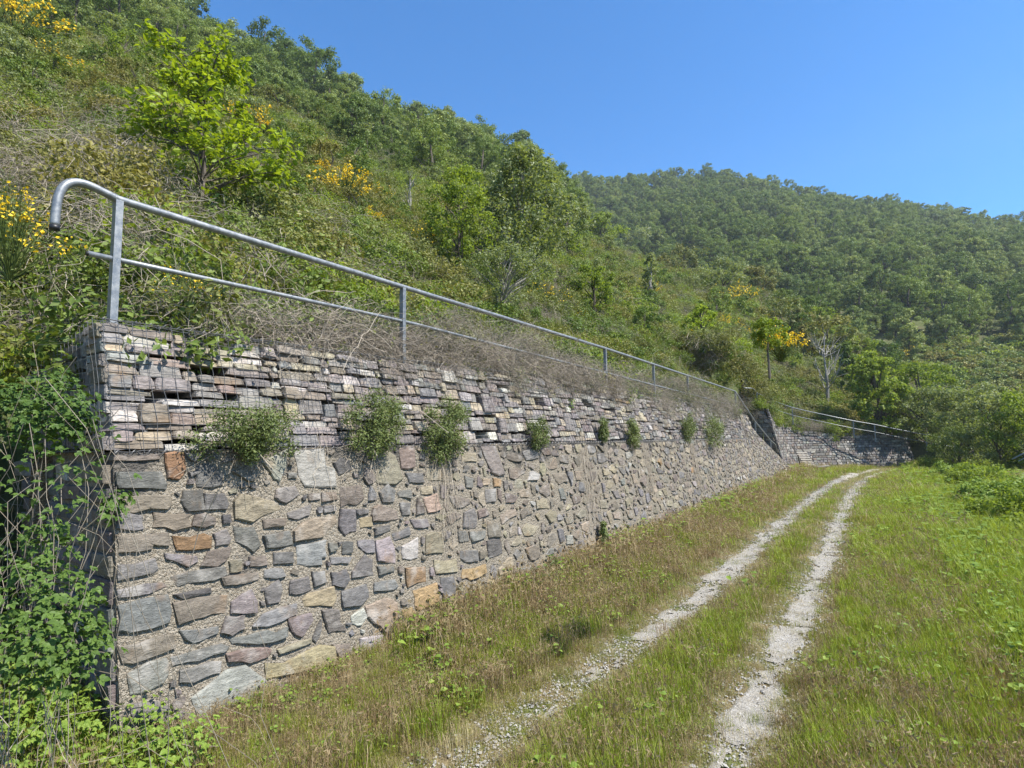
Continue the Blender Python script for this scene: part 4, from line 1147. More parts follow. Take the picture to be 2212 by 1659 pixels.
def weed_mesh(seed, n, r, h, leaf, mat):
    rng = np.random.default_rng(seed); G = Geo()
    P = np.concatenate([rng.normal(size=(n, 2)) * r * .5, rng.uniform(.1, 1, (n, 1)) * h], 1)
    T = unit(np.concatenate([rng.normal(size=(n, 2)), rng.uniform(-.3, .5, (n, 1))], 1))
    for v, f in big_leaves(P, rng.normal(size=(n, 3)) * .35 + [0, 0, 1], T, leaf * rng.uniform(.6, 1.2, n), rng, 1, .38): G.add(v, f)
    return G.mesh('weed', [mat])


rng = np.random.default_rng(77)
# ------------------------------------------------------------------ forest
FOREST = [one_mesh('forest_tree', 300 + k, L_FAR if k % 3 else L_WOOD, M_BARK, H, W, b, s, nc, nl, lf, cl, limbs=6) for k, (H, W, b, s, nc, nl, lf, cl) in enumerate([
    (8.5, 6.5, 1.6, 'round', 60, 105, .155, .125), (9.5, 6.0, 2.0, 'tall', 60, 105, .155, .125), (7.5, 7.0, 1.2, 'round', 66, 100, .155, .115), (10, 7.5, 2.5, 'umbrella', 66, 100, .155, .115), (7, 5, 1.0, 'tall', 50, 105, .15, .135), (8.5, 7.0, 1.5, 'umbrella', 64, 100, .155, .115)])]
def zone_points(a0, a1, r0f, r1f, step, jit=.45):
    out = []
    r = 20.0
    while r < 345:
        da = math.degrees(step / r); a = a0 + rng.uniform(0, da)
        while a < a1:
            rr = r + rng.normal() * step * jit; aa = a + rng.normal() * da * jit
            if r0f(aa) < rr < r1f(aa): out.append((aa, rr))
            a += da
        r += step * .9
    return np.array(out)
crest = lambda a: np.interp(a, TAB[:, 0], TAB[:, 3]); valley = lambda a: np.interp(a, TAB[:, 0], TAB[:, 5])
near_low = lambda a: np.interp(a, [-80, -66, -58, -50, -42, -36, -31, -27, -25], [60, 56, 48, 42, 42, 44, 52, 64, 80]) + 4 * math.sin(a * 1.7)
ZN = zone_points(-78, -25.0, near_low, lambda a: crest(a) + 6, 4.6)
far_low = lambda a: np.interp(a, [-30, -22, -10, -2, 3, 6, 14], [170, 146, 116, 112, 122, 134, 136]) + 4 * math.sin(a * 2.3)
ZF = zone_points(-30, 13, far_low, lambda a: 334, 4.8)
def place(Z): x = Z[:, 1] * np.sin(np.radians(Z[:, 0])); y = Z[:, 1] * np.cos(np.radians(Z[:, 0])); return np.stack([x, y, hz(x, y)], -1)
PN, PF = place(ZN), place(ZF)
allp = np.concatenate([PN, PF]); isn = np.arange(len(allp)) < len(PN)
sc = rng.uniform(.55, 1.25, len(allp)); kd = rng.integers(0, 6, len(allp)); sc = sc * np.where(isn, np.clip(np.linalg.norm(allp[:, :2], axis=1) / 125, .42, 1) * rng.uniform(.75, 1.35, len(allp)), 1); ro = rng.uniform(0, 6.28, len(allp))
front = np.where(isn, np.concatenate([ZN[:, 1] - [near_low(a) for a in ZN[:, 0]], np.zeros(len(PF))]), np.concatenate([np.zeros(len(PN)), ZF[:, 1] - [far_low(a) for a in ZF[:, 0]]]))
distv = np.linalg.norm(allp - EYE, axis=1)
rank = distv + np.where(isn, 0, -55) + front * .35
order = np.argsort(rank)
indiv = order[:300]; rest = order[300:]
KN = ['dense round-crowned', 'tall narrow', 'broad low', 'spreading flat-topped', 'small narrow', 'wide-domed']
for q in indiv:
    f = front[q]
    where = ('of the near-slope wood' if isn[q] else 'of the far-hill wood')
    row = 'at the lower edge' if f < 7 else ('just above the lower edge' if f < 22 else 'in the midst')
    o = link(bpy.data.objects.new('forest_tree', FOREST[kd[q]]))
    o.location = allp[q] - [0, 0, .3]; o.rotation_euler = (0, 0, ro[q]); o.scale = (sc[q],) * 3
    tag(o, f'{KN[kd[q]]} leafy tree {row} {where}', 'tree', 'forest trees on the hills')
fo = scatter('forest', allp[rest] - [0, 0, .3], np.stack([0 * ro[rest], 0 * ro[rest], ro[rest]], -1), sc[rest], kd[rest], FOREST)

# ------------------------------------------------------------------ undergrowth of the slope
BR = [bramble_mesh(400 + k, .55, .5, 26, 230, .030, [L_BRAMBLE if k != 2 else L_OLIVE, M_DRY, M_TWIG], .55) for k in range(3)]
TG = [tangle_mesh(420 + k, .6, .55, 110, [L_OLIVE, M_DRY, M_TWIG], 24) for k in range(3)]
LS = [low_shrub_mesh(440 + k, .75, .8, 26, 64, .034, (L_BRAMBLE, L_OLIVE, L_WOOD, L_LIME)[k % 4]) for k in range(4)]
HG = [tuft_mesh(450 + k, 90, .45, .55, .012, (G_GREEN, G_DRY)[k % 2], .6) for k in range(2)]
UND = BR + TG + LS + HG        # 0-2 bramble, 3-5 dry tangle, 6-9 low shrubs, 10-11 long grass
pts, rot, scl, idx = [], [], [], []
def put(p, k, s, tilt=.2):
    pts.append(p); rot.append((rng.normal() * tilt, rng.normal() * tilt, rng.uniform(0, 6.28))); scl.append(s); idx.append(k)
def hill_fill(r0, r1, dens, s0, s1, probs, a0=-80, a1=10, dz=0.0):
    n = int(math.radians(a1 - a0) * .5 * (r1 * r1 - r0 * r0) * dens)
    a = rng.uniform(a0, a1, n); r = np.sqrt(rng.uniform(r0 * r0, r1 * r1, n))
    rb = np.interp(a, TAB[:, 0], TAB[:, 1]); cr = crest(a) + 3
    for q in np.nonzero((r > rb + .2) & (r < cr))[0]:
        x, y = r[q] * math.sin(math.radians(a[q])), r[q] * math.cos(math.radians(a[q]))
        if 27 < y < 41 and x > -7.9: continue
        m = float(fbm(x / 3.5, y / 3.5, 91)); pr = np.array(probs(m, a[q], r[q]), float)
        put((x, y, float(hz(x, y)) - .08 + dz), rng.choice(12, p=pr / pr.sum()), rng.uniform(s0, s1) * (1 + .8 * max(0, m - .55)))
near_mix = lambda m, a, r: [2, 2, 1.2, 1.3, 1.3, 1.3, 1.2, 1.6, .4, .4, 1.5, .8] if m < .52 else [1.4, 1.6, 1.2, .5, .5, .5, 1.8, 1.4, .5, .8, .8, .4]
mid_mix = lambda m, a, r: [1, 1, .8, .35, .35, .3, 2.0, 2.4, .9, .7, 3.2, 1.0] if m < .55 else [.6, .6, .6, .1, .1, .1, 1.8, 3.2, .9, 1.2, 1.6, .6]
hill_fill(5.2, 13, 9, .7, 1.25, near_mix); hill_fill(13, 30, 4.2, .7, 1.25, mid_mix); hill_fill(30, 62, 1.6, 1.0, 1.8, mid_mix); hill_fill(62, 120, .45, 1.5, 2.7, mid_mix, -40)
# dry tangle hanging over the baskets and through the rail, green further on
for _ in range(620):
    y = 2.6 + 24 * rng.random() ** 1.1; x = -5.25 - abs(rng.normal()) * .5
    dry = 1 if 4.2 < y < 13.5 else .35
    if y < 4.4 and rng.random() < .55: continue
    put((x, y, float(gab_top(y)) + rng.uniform(-.15, .12)), rng.integers(3, 6) if rng.random() < dry * .85 else rng.integers(0, 3), rng.uniform(.55, .95), .5)
for _ in range(38):                                    # vines draped over the rail
    y = rng.uniform(6.6, 11.6) if rng.random() < .75 else rng.uniform(16, 25)
    put((-5.1 + rng.normal() * .12, y, rng.uniform(3.35, 4.0)), rng.choice([3, 4, 5, 0], p=[.3, .3, .3, .1]), rng.uniform(.4, .7), .6)
for _ in range(150):                                   # over the edge
    y = rng.uniform(6.3, 26) if rng.random() < .8 else rng.uniform(18, 26.5)
    put((-4.98 + rng.normal() * .05, y, float(gab_top(y)) - rng.random() ** 2 * (.35 if y < 13 else .8)), rng.integers(3, 6) if y < 11.5 and rng.random() < .8 else rng.integers(0, 6), rng.uniform(.3, .6), .9)
for _ in range(75):                                   # grey twiggy scrub at the near end of the slope
    p = on_hill(rng.uniform(-60, 290), rng.uniform(230, 660), 6.5)
    put(p + [0, 0, rng.uniform(0, .3)], rng.choice([3, 4, 5, 2, 7]), rng.uniform(.8, 1.4), .4)
for _ in range(60):                                    # bank at the free end of the wall
    x = rng.uniform(-9, -7.0); y = rng.uniform(-1.2, 1.9)
    put((x, y, float(gz(x, y)) - .05), rng.choice([0, 1, 2, 3, 4, 10]), rng.uniform(.6, 1.0), .35)
for _ in range(170):
    if rng.random() < .7: x, y = -7.5 - abs(rng.normal()) * .6, rng.uniform(27.2, 41.5)
    else: x, y = rng.uniform(-7.8, -5.4), 27.4 - abs(rng.normal()) * .4
    z1 = float(hz(-8.2, y)); put((x, y, z1 - rng.random() ** 2 * 1.6), rng.choice([0, 1, 2, 4, 6, 7]), rng.uniform(.8, 1.5), .5)
hill_fill(40, 60, 2.2, .9, 1.8, mid_mix, -13, 6)
for _ in range(260):                                   # round the recess of the stair
    s = rng.uniform(0, L2); p = w2_pt(np.array([s]), w2_top(np.array([s])), np.array([-.3 - abs(rng.normal()) * .9]))[0]
    put(p, rng.choice([0, 1, 3, 4, 6, 7, 9]), rng.uniform(.7, 1.5), .3)
scatter('undergrowth', pts, rot, scl, idx, UND)

# shrubby slope at the foot of the far wood
pts, rot, scl, idx = [], [], [], []
for _ in range(2600):
    a = rng.uniform(-9, 13); r = rng.uniform(80, 145)
    if r > far_low(a) + 5 or r < crest(a): continue
    x, y = r * math.sin(math.radians(a)), r * math.cos(math.radians(a)); m = float(fbm(x / 6, y / 6, 95))
    put((x, y, float(hz(x, y)) - .2), rng.choice([0, 1, 2], p=[.45, .45, .1]) if m < .5 else rng.choice([0, 1, 2, 3], p=[.3, .3, .3, .1]), rng.uniform(1.0, 2.2) * (.8 + m * .7), .1)
FS = [low_shrub_mesh(470 + k, .85, .75, 20, 34, .085, (L_OLIVE, L_FAR, L_WOOD, L_LIME)[k], 4) for k in range(4)]
scatter('far_scrub', pts, rot, scl, idx, FS)
# ------------------------------------------------------------------ trees and shrubs one can tell apart
def tree_at(px, py, name, label, cat, meshes_fn, hpx, wpx, seed, group=None, sink=.1, rz=None, r0=6.0):
    p = on_hill(px, py, r0); H = px_size(p, hpx); W = px_size(p, wpx)
    tr, cr = meshes_fn(seed, H, W)
    return plant(name, p - [0, 0, sink], [('trunk', tr), ('crown', cr)], label, cat, group, rng.uniform(0, 6.28) if rz is None else rz)


def T(lm, bm, shape, nc, nl, leaf, clump, base=.15, **k):
    return lambda s, H, W: tree_meshes('tree', s, lm, bm, H, W, base * H, shape, nc, nl, leaf * H, clump, **k)


# the bright young oak: three tiers of foliage on a thin stem, lobed leaves
p = on_hill(425, 475, 6.0); H = px_size(p, 350); W = px_size(p, 250); orng = np.random.default_rng(6)
G = Geo(); B = Geo()
RIGHT = np.array([math.cos(YAW), math.sin(YAW), 0]); DEEP = np.array([-math.sin(YAW), math.cos(YAW), 0])
stem = smooth_path([(0, 0, -.2), tuple(RIGHT * .03 * H + [0, 0, .3 * H]), tuple(-RIGHT * .02 * H + [0, 0, .62 * H]), tuple(-RIGHT * .02 * H + [0, 0, .97 * H])], 5)
G.add(*tube(stem, np.linspace(.014, .004, len(stem)) * H, 6))
lumps = [(.02, .10, .18, 30), (-.06, .2, .14, 30), (.22, .24, .17, 50), (.12, .33, .2, 60), (.36, .34, .15, 46), (.48, .42, .10, 26), (.0, .42, .15, 44), (-.2, .5, .13, 40), (-.32, .55, .11, 34), (.12, .47, .13, 40), (.02, .62, .15, 46),
         (.1, .7, .13, 44), (-.1, .7, .12, 36), (-.02, .8, .14, 44), (.12, .82, .11, 34), (-.16, .87, .11, 34), (.04, .93, .09, 26), (-.2, .97, .07, 18), (.2, .9, .07, 16), (.4, .28, .08, 18), (-.36, .48, .07, 14)]
PP, NN, TT = [], [], []
for dx, hh, rr, n in lumps:
    for dd in (-.18, .14):
        c = RIGHT * dx * H * .86 + DEEP * orng.normal() * .1 * H + DEEP * dd * rr * 3 * H + [0, 0, hh * H]
        b0 = np.array([0, 0, max(.06, hh - .14) * H]) + RIGHT * .01 * H
        G.add(*tube(arc_stem(b0, c, .02 * H, 5, orng, .008 * H), np.linspace(.006, .0015, 5) * H, 4, False))
        for _ in range(n // 4):           # sprays of leaves along twigs
            d = unit(orng.normal(size=3) + [0, 0, .35] + unit(c - b0) * .5); e = c + d * rr * H * orng.uniform(.3, 1.0)
            G.add(*tube(np.array([c, (c + e) / 2 + orng.normal(size=3) * .01, e]), .0022 * H * .6, 3, False))
            for t in np.linspace(.35, 1.05, 8):
                PP.append(c + (e - c) * t + orng.normal(size=3) * .018 * H); NN.append(orng.normal(size=3) * .5 + [0, 0, .8] + d * .3); TT.append(unit(d + orng.normal(size=3) * .8))
PP, NN, TT = np.array(PP), np.array(NN), np.array(TT)
for v, f in big_leaves(PP, NN, TT, .043 * H * orng.uniform(.6, 1.2, len(PP)), orng, 1, .31): B.add(v, f)
plant('oak_sapling', p, [('trunk', G.mesh('oak_trunk', [M_BARK])), ('crown', B.mesh('oak_crown', [L_OAK]))], 'bright yellow-green young oak standing among brambles above the near end of the handrail', 'tree')

# the tall birch cluster in the middle
tree_at(1125, 640, 'birch_tree', 'tallest pale birch rising against the sky in the middle of the slope', 'tree', T(L_BIRCH, M_PALEBARK, 'tall', 240, 62, .0125, .095, .08, limbs=40, trunk=.016, droop=1), 330, 235, 21)
tree_at(1000, 590, 'hornbeam_tree', 'bright green tree at the left foot of the tall birch', 'tree', T(L_LIME, M_BARK, 'tall', 120, 62, .015, .11, .04, limbs=18, trunk=.02), 235, 185, 22)
tree_at(1075, 680, 'willow_bush', 'wide light willow bush below the tall birch', 'bush', T(L_BIRCH, M_PALEBARK, 'round', 90, 90, .017, .10, .05, limbs=18, stems=3), 150, 200, 23)
tree_at(1225, 560, 'hazel_tree', 'grey-green leafy tree just right of the tall birch', 'tree', T(L_BIRCH, M_BARK, 'round', 80, 80, .017, .11, .1, limbs=12), 140, 110, 24)
tree_at(1287, 695, 'field_maple', 'round bright green tree alone above the middle of the handrail', 'tree', T(L_LIME, M_BARK, 'round', 70, 80, .022, .115, .12, limbs=12), 120, 98, 25)
tree_at(1527, 795, 'young_tree', 'yellow-green upright young tree above the far posts of the handrail', 'tree', T(L_OAK, M_BARK, 'tall', 60, 70, .02, .12, .1, limbs=12, lean=.05), 132, 88, 26)
tree_at(1565, 822, 'young_tree', 'low spreading yellow-green bush at the foot of the yellow-green young tree', 'bush', T(L_OAK, M_BARK, 'round', 40, 60, .032, .13, .05, limbs=10, lean=.2), 60, 90, 27)
tree_at(1660, 766, 'thorn_tree', 'small umbrella-shaped tree on the open grassy slope', 'tree', T(L_LIME, M_BARK, 'umbrella', 46, 70, .03, .13, .38, limbs=12, trunk=.03), 84, 78, 28)
tree_at(1735, 768, 'thorn_tree', 'thin ragged little tree right of the umbrella-shaped tree', 'tree', T(L_OLIVE, M_BARK, 'tall', 24, 50, .035, .16, .3, limbs=10, trunk=.03), 58, 36, 29)
tree_at(1612, 705, 'thorn_tree', 'slender dark young tree upslope of the umbrella-shaped tree', 'tree', T(L_WOOD, M_BARK, 'tall', 24, 60, .032, .15, .25, limbs=8), 62, 36, 30)
tree_at(1845, 868, 'dark_tree', 'dark pointed tree right of the leafless tree above the curved wall', 'tree', T(L_WOOD, M_BARK, 'cone', 60, 90, .022, .11, .05, limbs=10), 112, 62, 31)
tree_at(1405, 668, 'birch_tree', 'slim pale birch on the slope between the round tree and the far wood', 'tree', T(L_BIRCH, M_PALEBARK, 'tall', 40, 60, .02, .12, .15, limbs=12, droop=1), 120, 50, 32)
tree_at(885, 470, 'birch_tree', 'thin half-bare birch left of the birch cluster, in front of the dark wood', 'tree', T(L_BIRCH, M_PALEBARK, 'tall', 30, 40, .013, .10, .2, limbs=16, droop=1), 110, 60, 33)
for k, (px, py, h, w, lab, lm) in enumerate([(1690, 735, 78, 110, 'large rounded dull-green bush on the shoulder of the slope', L_OLIVE), (1787, 775, 80, 95, 'rounded grey-green bush behind the leafless tree', L_OLIVE), (1640, 640, 60, 80, 'rounded bush on the crest in front of the dark wood', L_OLIVE),
                                            (1560, 640, 70, 110, 'wide feathery bush on the shoulder above the round bushes', L_BIRCH), (1470, 600, 62, 95, 'dark rounded bush high on the shoulder of the slope', L_OLIVE), (1850, 790, 55, 80, 'small rounded bush on the right shoulder of the slope', L_LIME),
                                            (1390, 560, 60, 90, 'feathery bush below the dark wood edge', L_BIRCH), (1300, 545, 70, 95, 'pale green bush right of the birch cluster below the dark wood', L_LIME), (1760, 690, 44, 60, 'low dark bush at the foot of the dark far wood', L_WOOD)]):
    tree_at(px, py, 'round_bush', lab, 'bush', T(lm, M_BARK, 'round', 55, 80, .034, .12, .02, limbs=8, stems=2), h, w, 40 + k, 'rounded bushes on the shoulder of the slope')
# trees over the curved wall, at the right
for k, (px, foot, r, h, w, lab, lm, sh) in enumerate([(1995, 975, 55.5, 190, 140, 'tall light-green hazel hanging over the right end of the curved wall', L_LIME, 'round'), (2010, 960, 53, 120, 120, 'light-green bushy tree behind the hazel at the wall end', L_BIRCH, 'round'),
                                               (2105, 985, 51, 160, 130, 'leafy upright tree beside the field, right of the hazel', L_BIRCH, 'tall'), (2180, 995, 44, 145, 130, 'light feathery tree near the right edge, above the pale handrail', L_BIRCH, 'round'),
                                               (1905, 900, 52, 140, 110, 'pale young tree above the curved wall, left of the hazel', L_LIME, 'tall'), (2075, 1000, 46, 80, 110, 'low leafy bush at the far end of the grassy field', L_BRAMBLE, 'round'),
                                               (2255, 1000, 42, 170, 150, 'leafy tree cut by the right edge, beside the pale handrail', L_LIME, 'round')]):
    p = at_r(px, foot, r); p[2] = max(float(hz(p[0], p[1])), float(gz(p[0], p[1]))) if r > 50 else float(gz(p[0], p[1]))
    top = at_r(px, foot - h, r)[2]; H = top - p[2]; W = px_size(p, w)
    a, b = tree_meshes('tree', 60 + k, lm, M_BARK, H, W, .04 * H, sh, 110, 90, .018 * H, .10, limbs=12, stems=2)
    plant('hazel_tree', p - [0, 0, .1], [('trunk', a), ('crown', b)], lab, 'tree', 'leafy trees by the bend of the track', rng.uniform(0, 6))
# the leafless tree
p = on_hill(1788, 888, 20); H = px_size(p, 152); G = Geo(); brng = np.random.default_rng(14)
st_ = smooth_path([(0, 0, -.2), (.02 * H, 0, .35 * H), (0, .02 * H, .7 * H), (.03 * H, .02 * H, H)], 4); G.add(*tube(st_, np.linspace(.022, .004, len(st_)) * H, 6))
for k in range(16):
    z0 = brng.uniform(.12, .8); a = brng.uniform(0, 6.28); q0 = np.array([0, 0, z0 * H]); q1 = q0 + np.array([math.cos(a) * .2, math.sin(a) * .2, brng.uniform(.12, .3)]) * H
    G.add(*tube(arc_stem(q0, q1, -.02 * H, 6, brng, .008 * H), np.linspace(.008, .002, 6) * H, 4, False))
    for _ in range(3): G.add(*tube(np.array([q0 + (q1 - q0) * brng.uniform(.4, .9), q1 + brng.normal(size=3) * .06 * H + [0, 0, .05 * H]]), .0025 * H, 3, False))
plant('bare_tree', p, [('trunk', G.mesh('bare_trunk', [M_PALEBARK]))], 'leafless slender grey tree above the curved wall', 'tree')

# yellow broom
BRM = [broom_meshes(500 + k, 1.0, 1.1, 120, nf, fs) for k, (nf, fs) in enumerate([(620, .026), (300, .026), (110, .024)])]
for px, py, rp, kind, lab in [(28, 95, 40, 0, 'large yellow broom at the top left corner of the slope'), (182, 200, 26, 0, 'yellow broom high on the slope left of the young oak'), (545, 300, 32, 0, 'yellow broom right of the upper young oak crown'),
                              (505, 265, 18, 1, 'small yellow broom touching the upper young oak crown'), (700, 395, 22, 0, 'yellow broom at the left of the biggest broom'), (748, 450, 42, 0, 'biggest yellow broom in the middle of the slope'), (800, 492, 22, 0, 'low yellow broom below the biggest broom'),
                              (925, 560, 40, 2, 'olive broom with few flowers left of the willow bush'), (820, 440, 20, 1, 'half-flowered broom right of the biggest broom'), (1255, 694, 14, 0, 'tiny yellow broom left of the round bright tree'), (1180, 672, 32, 2, 'dull broom below the willow bush'),
                              (1400, 648, 22, 1, 'yellow broom on the slope below the slim birch'), (1470, 760, 24, 2, 'faded broom left of the yellow-green young tree'), (1592, 675, 30, 1, 'broom with orange-yellow flowers below the shoulder bushes'), (1690, 822, 34, 0, 'bright yellow broom on the slope above the curved wall'),
                              (1612, 745, 20, 1, 'small yellow broom left of the umbrella-shaped tree'), (1560, 722, 20, 1, 'small yellow broom behind the yellow-green young tree'), (1660, 700, 12, 1, 'tiny broom above the umbrella-shaped tree'), (1945, 790, 18, 2, 'faint yellow broom by the far scrub'),
                              (300, 90, 22, 2, 'faded broom below the dark wood at upper left'), (110, 160, 26, 2, 'greenish broom between the two brooms at upper left')]:
    p = on_hill(px, py, 6.5); s = px_size(p, rp * 2.5)
    plant('broom_shrub', p - [0, 0, .05], BRM[kind], lab, 'broom', 'yellow-flowering broom shrubs on the slope', rng.uniform(0, 6.28), (s, s, s * .9))
for p, s, kind, lab in [(at_x(20, 590, -6.2), .95, 1, 'yellow broom at the left edge beside the hooked rail end'), (at_x(395, 672, -5.35), .62, 2, 'broom with yellow flowers growing behind the lower rail next to the first post'), (at_x(8, 520, -6.9), .8, 1, 'yellow broom behind the one at the left edge')]:
    me = broom_meshes(520 + int(s * 100), 1.0, .9, 90, 110 if kind == 2 else 170, .021)
    plant('broom_shrub', p - [0, 0, .1], me, lab, 'broom', 'yellow-flowering broom shrubs on the slope', rng.uniform(0, 6.28), s)

# medium shrubs scattered over the slope, one by one
SH = [[('foliage', one_mesh('slope_shrub', 540 + k, lm, M_BARK, 1.0, 1.15, .05, sh, 34, 60, .034, .14, limbs=8, stems=2))] for k, (lm, sh) in enumerate([(L_BRAMBLE, 'round'), (L_OLIVE, 'round'), (L_WOOD, 'tall'), (L_LIME, 'round'), (L_BIRCH, 'tall'), (L_WOOD, 'round')])]
SHN = ['fresh green rounded', 'dull olive rounded', 'dark green upright', 'bright lime-green', 'pale feathery upright', 'dark green rounded']
cnt = 0; spots = []
while cnt < 120:
    px = rng.uniform(-20, 1950); lo = 940 - (1895 - px) * .36; py = rng.uniform(max(60, lo - 330), lo - 20)
    p = on_hill(px, py, 9.0); d = np.linalg.norm(p - EYE)
    if d > 105 or d < 10 or (27 < p[1] < 41 and p[0] > -8): continue
    if any(np.linalg.norm(p - q) < .035 * d for q in spots): continue
    spots.append(p); k = rng.integers(6); s = rng.uniform(.035, .062) * d if d < 45 else rng.uniform(.03, .05) * d; s = min(s, 3.4)
    near = 'on the lower slope' if d < 22 else ('halfway up the slope' if d < 50 else 'high on the slope')
    side = 'left of the young oak' if px < 330 else ('between the young oak and the biggest broom' if px < 760 else ('between the biggest broom and the tall birch' if px < 1060 else ('right of the tall birch' if px < 1400 else 'before the far wood')))
    o = link(bpy.data.objects.new('slope_shrub', SH[k][0][1])); o.location = p - [0, 0, .1]; o.rotation_euler = (0, 0, rng.uniform(0, 6.28)); o.scale = (s, s, s * rng.uniform(.8, 1.15))
    tag(o, f'{SHN[k]} shrub {near}, {side}', 'shrub', 'shrubs scattered over the slope'); cnt += 1

# ------------------------------------------------------------------ plants rooted in the wall
def wall_shrub(seed, w, h, n, leaf, lm):
    r_ = np.random.default_rng(seed); G = Geo(); S = Geo()
    C = unit(r_.normal(size=(34, 3))) * [.45, .5, .5]; C[:, 0] = np.abs(C[:, 0]); C = C * r_.random((34, 1)) ** .4 * [w * .62, w, h]
    G.add(*clump_leaves(C + [.06, 0, .04], np.full(34, .15 * (w + h) / 2), n // 34, leaf, r_, .5, 1.0, .42))
    for k in range(60):
        e = C[k % 34] * 1.2 + r_.normal(size=3) * .03 + [.06, 0, .03 if k < 40 else -.45 * h]
        S.add(*tube(arc_stem(np.array([0, 0, -.1 * h]), e, .02, 5, r_, .012), .0022, 3, False))
    return [('foliage', G.mesh('wall_foliage', [lm])), ('stems', S.mesh('wall_stems', [M_DRY]))]
for k, (px, py, w, h, lab) in enumerate([(522, 938, 185, 100, 'widest dark green shrub hanging from the wall under the first baskets'), (800, 932, 128, 118, 'rounded bright green shrub on the wall, second from the wall end'), (950, 936, 110, 108, 'shrub with trailing dry stems on the wall, third from the wall end'),
                                       (1152, 938, 62, 60, 'small round shrub on the wall right of the trailing one'), (1296, 934, 26, 48, 'narrow tuft of green on the wall between the small round shrubs'), (1357, 940, 46, 54, 'small light green shrub on the wall past the narrow tuft'), (1478, 930, 44, 60, 'leafy tuft on the wall under the far rail posts'), (1528, 934, 72, 52, 'wide leafy tuft on the wall just before the stair'),
                                       (1292, 1160, 22, 44, 'tiny plant growing low on the wall above the grass'), (855, 1395 // 1, 30, 30, 'small weed at the wall foot in the grass')]):
    y, z = px_face(px, py); p = face_pt(y, z, .02); d = np.linalg.norm(p - EYE); s = d / VF / .80
    plant('wall_shrub', p, wall_shrub(600 + k, w * s * 1.05, h * s, 7000 if k < 3 else 2600, .0095 + .0009 * d, L_WALLPLANT), lab, 'shrub', 'shrubs rooted in the wall face')
for k, (px, z0, z1, n, lab) in enumerate([(962, 2.15, .75, 26, 'dry creeper stems trailing down the wall below the third wall shrub'), (1258, 2.1, .5, 30, 'curtain of dry creeper stems on the middle of the wall'), (1395, 2.15, .8, 26, 'dry creeper stems on the wall towards the stair'), (1500, 2.1, .6, 30, 'dry creeper stems below the leafy tufts near the stair'), (785, 2.2, 1.5, 9, 'few dry stems dangling below the rounded wall shrub'), (690, 2.35, 1.55, 3, 'single dry stem hanging left of the rounded wall shrub')]):
    y, _ = px_face(px, 1000); r_ = np.random.default_rng(640 + k); root = empty('dry_creeper', face_pt(y, z0, .03), lab, 'creeper', 'dry creepers on the wall')
    F = []
    for q in range(n):
        yy = y + r_.normal() * .16 * (n > 5); zz = np.linspace(z0, z1 + abs(r_.normal()) * .4, 9)
        P = face_pt(yy + np.cumsum(r_.normal(size=9) * .035), zz, .03 + .02 * r_.random(9)); F.append(tube(P, r_.uniform(.001, .0022) * (1 + y * .05), 3, False))
    part('stems', F, M_DRY, root)

# ------------------------------------------------------------------ brambles at the free end of the wall
def bush(name, centres, n_leaf, leaf, n_stem, label, seed, lm=L_CREEPER, stem_down=.6):
    """heap of three-part leaves over the lumps (x, y, z, r), stems arching down to the ground"""
    r_ = np.random.default_rng(seed); C = np.array([c[:3] for c in centres]); R = np.array([c[3] for c in centres])
    root = empty(name, (C[:, 0].mean(), C[:, 1].mean(), float(gz(C[:, 0].mean(), C[:, 1].mean()))), label, 'bramble', 'brambles heaped at the wall end')
    pick = r_.choice(len(C), n_leaf, p=R ** 2 / (R ** 2).sum()); D = unit(r_.normal(size=(n_leaf, 3)) + [.25, -.1, .25])
    P = C[pick] + D * (R[pick] * r_.random(n_leaf) ** .35)[:, None]
    G = Geo()
    Nn = D * .45 + [.25, .1, .75] + r_.normal(size=D.shape) * .35; T_ = unit(D + r_.normal(size=D.shape) * .5 + [0, 0, -.3])
    for v, f in big_leaves(P, Nn, T_, leaf * r_.uniform(.6, 1.25, n_leaf), r_, 3): G.add(v, f)
    world_child(G.obj('leaves', [lm]), root)
    S = Geo()
    for q in range(n_stem):
        c = C[r_.integers(len(C))]; e = c + r_.normal(size=3) * .3; g = c + r_.normal(size=3) * [.45, .45, 0]; g[2] = float(gz(g[0], g[1])) - .05
        S.add(*tube(arc_stem(g, e + [0, 0, .05], r_.uniform(-.05, .45), 8, r_, .035), r_.uniform(.001, .0024), 3, False))
    world_child(S.obj('stems', [M_DRY]), root)
    return root
Y1 = 1.55
bush('bramble_bush', [(*at_y(px, py, Y1 + dy), r) for px, py, dy, r in ((100, 855, 0, .18), (140, 885, -.1, .17), (45, 900, .05, .2), (165, 925, -.05, .12), (105, 930, -.15, .18), (20, 850, .2, .14), (135, 822, .1, .09), (190, 900, 0, .08))], 850, .038, 14, 'leafy green bramble heaped against the shaded wall end below the first basket', 701)
bush('bramble_bush', [(*at_y(px, py, Y1 + dy), r) for px, py, dy, r in ((115, 1190, -.2, .14), (85, 1280, -.3, .2), (145, 1290, -.25, .16), (40, 1400, -.4, .24), (120, 1410, -.35, .2), (175, 1340, -.2, .13), (185, 1430, -.25, .14), (95, 1150, -.1, .1), (10, 1200, -.2, .13))], 900, .038, 12, 'lower bramble with broad leaves beside the foot of the wall corner', 702)
bush('bramble_bush', [(*(on_ground(px, py) + [0, 0, .12]), .2) for px, py in ((40, 1560), (120, 1540), (190, 1560), (240, 1500), (90, 1630), (200, 1630), (300, 1600), (280, 1545), (10, 1650), (350, 1640), (20, 1490), (140, 1590), (420, 1650), (60, 1470), (150, 1480))], 1700, .036, 20, 'low bramble and weeds sprawling at the bottom corner before the wall', 703, G_WEED)
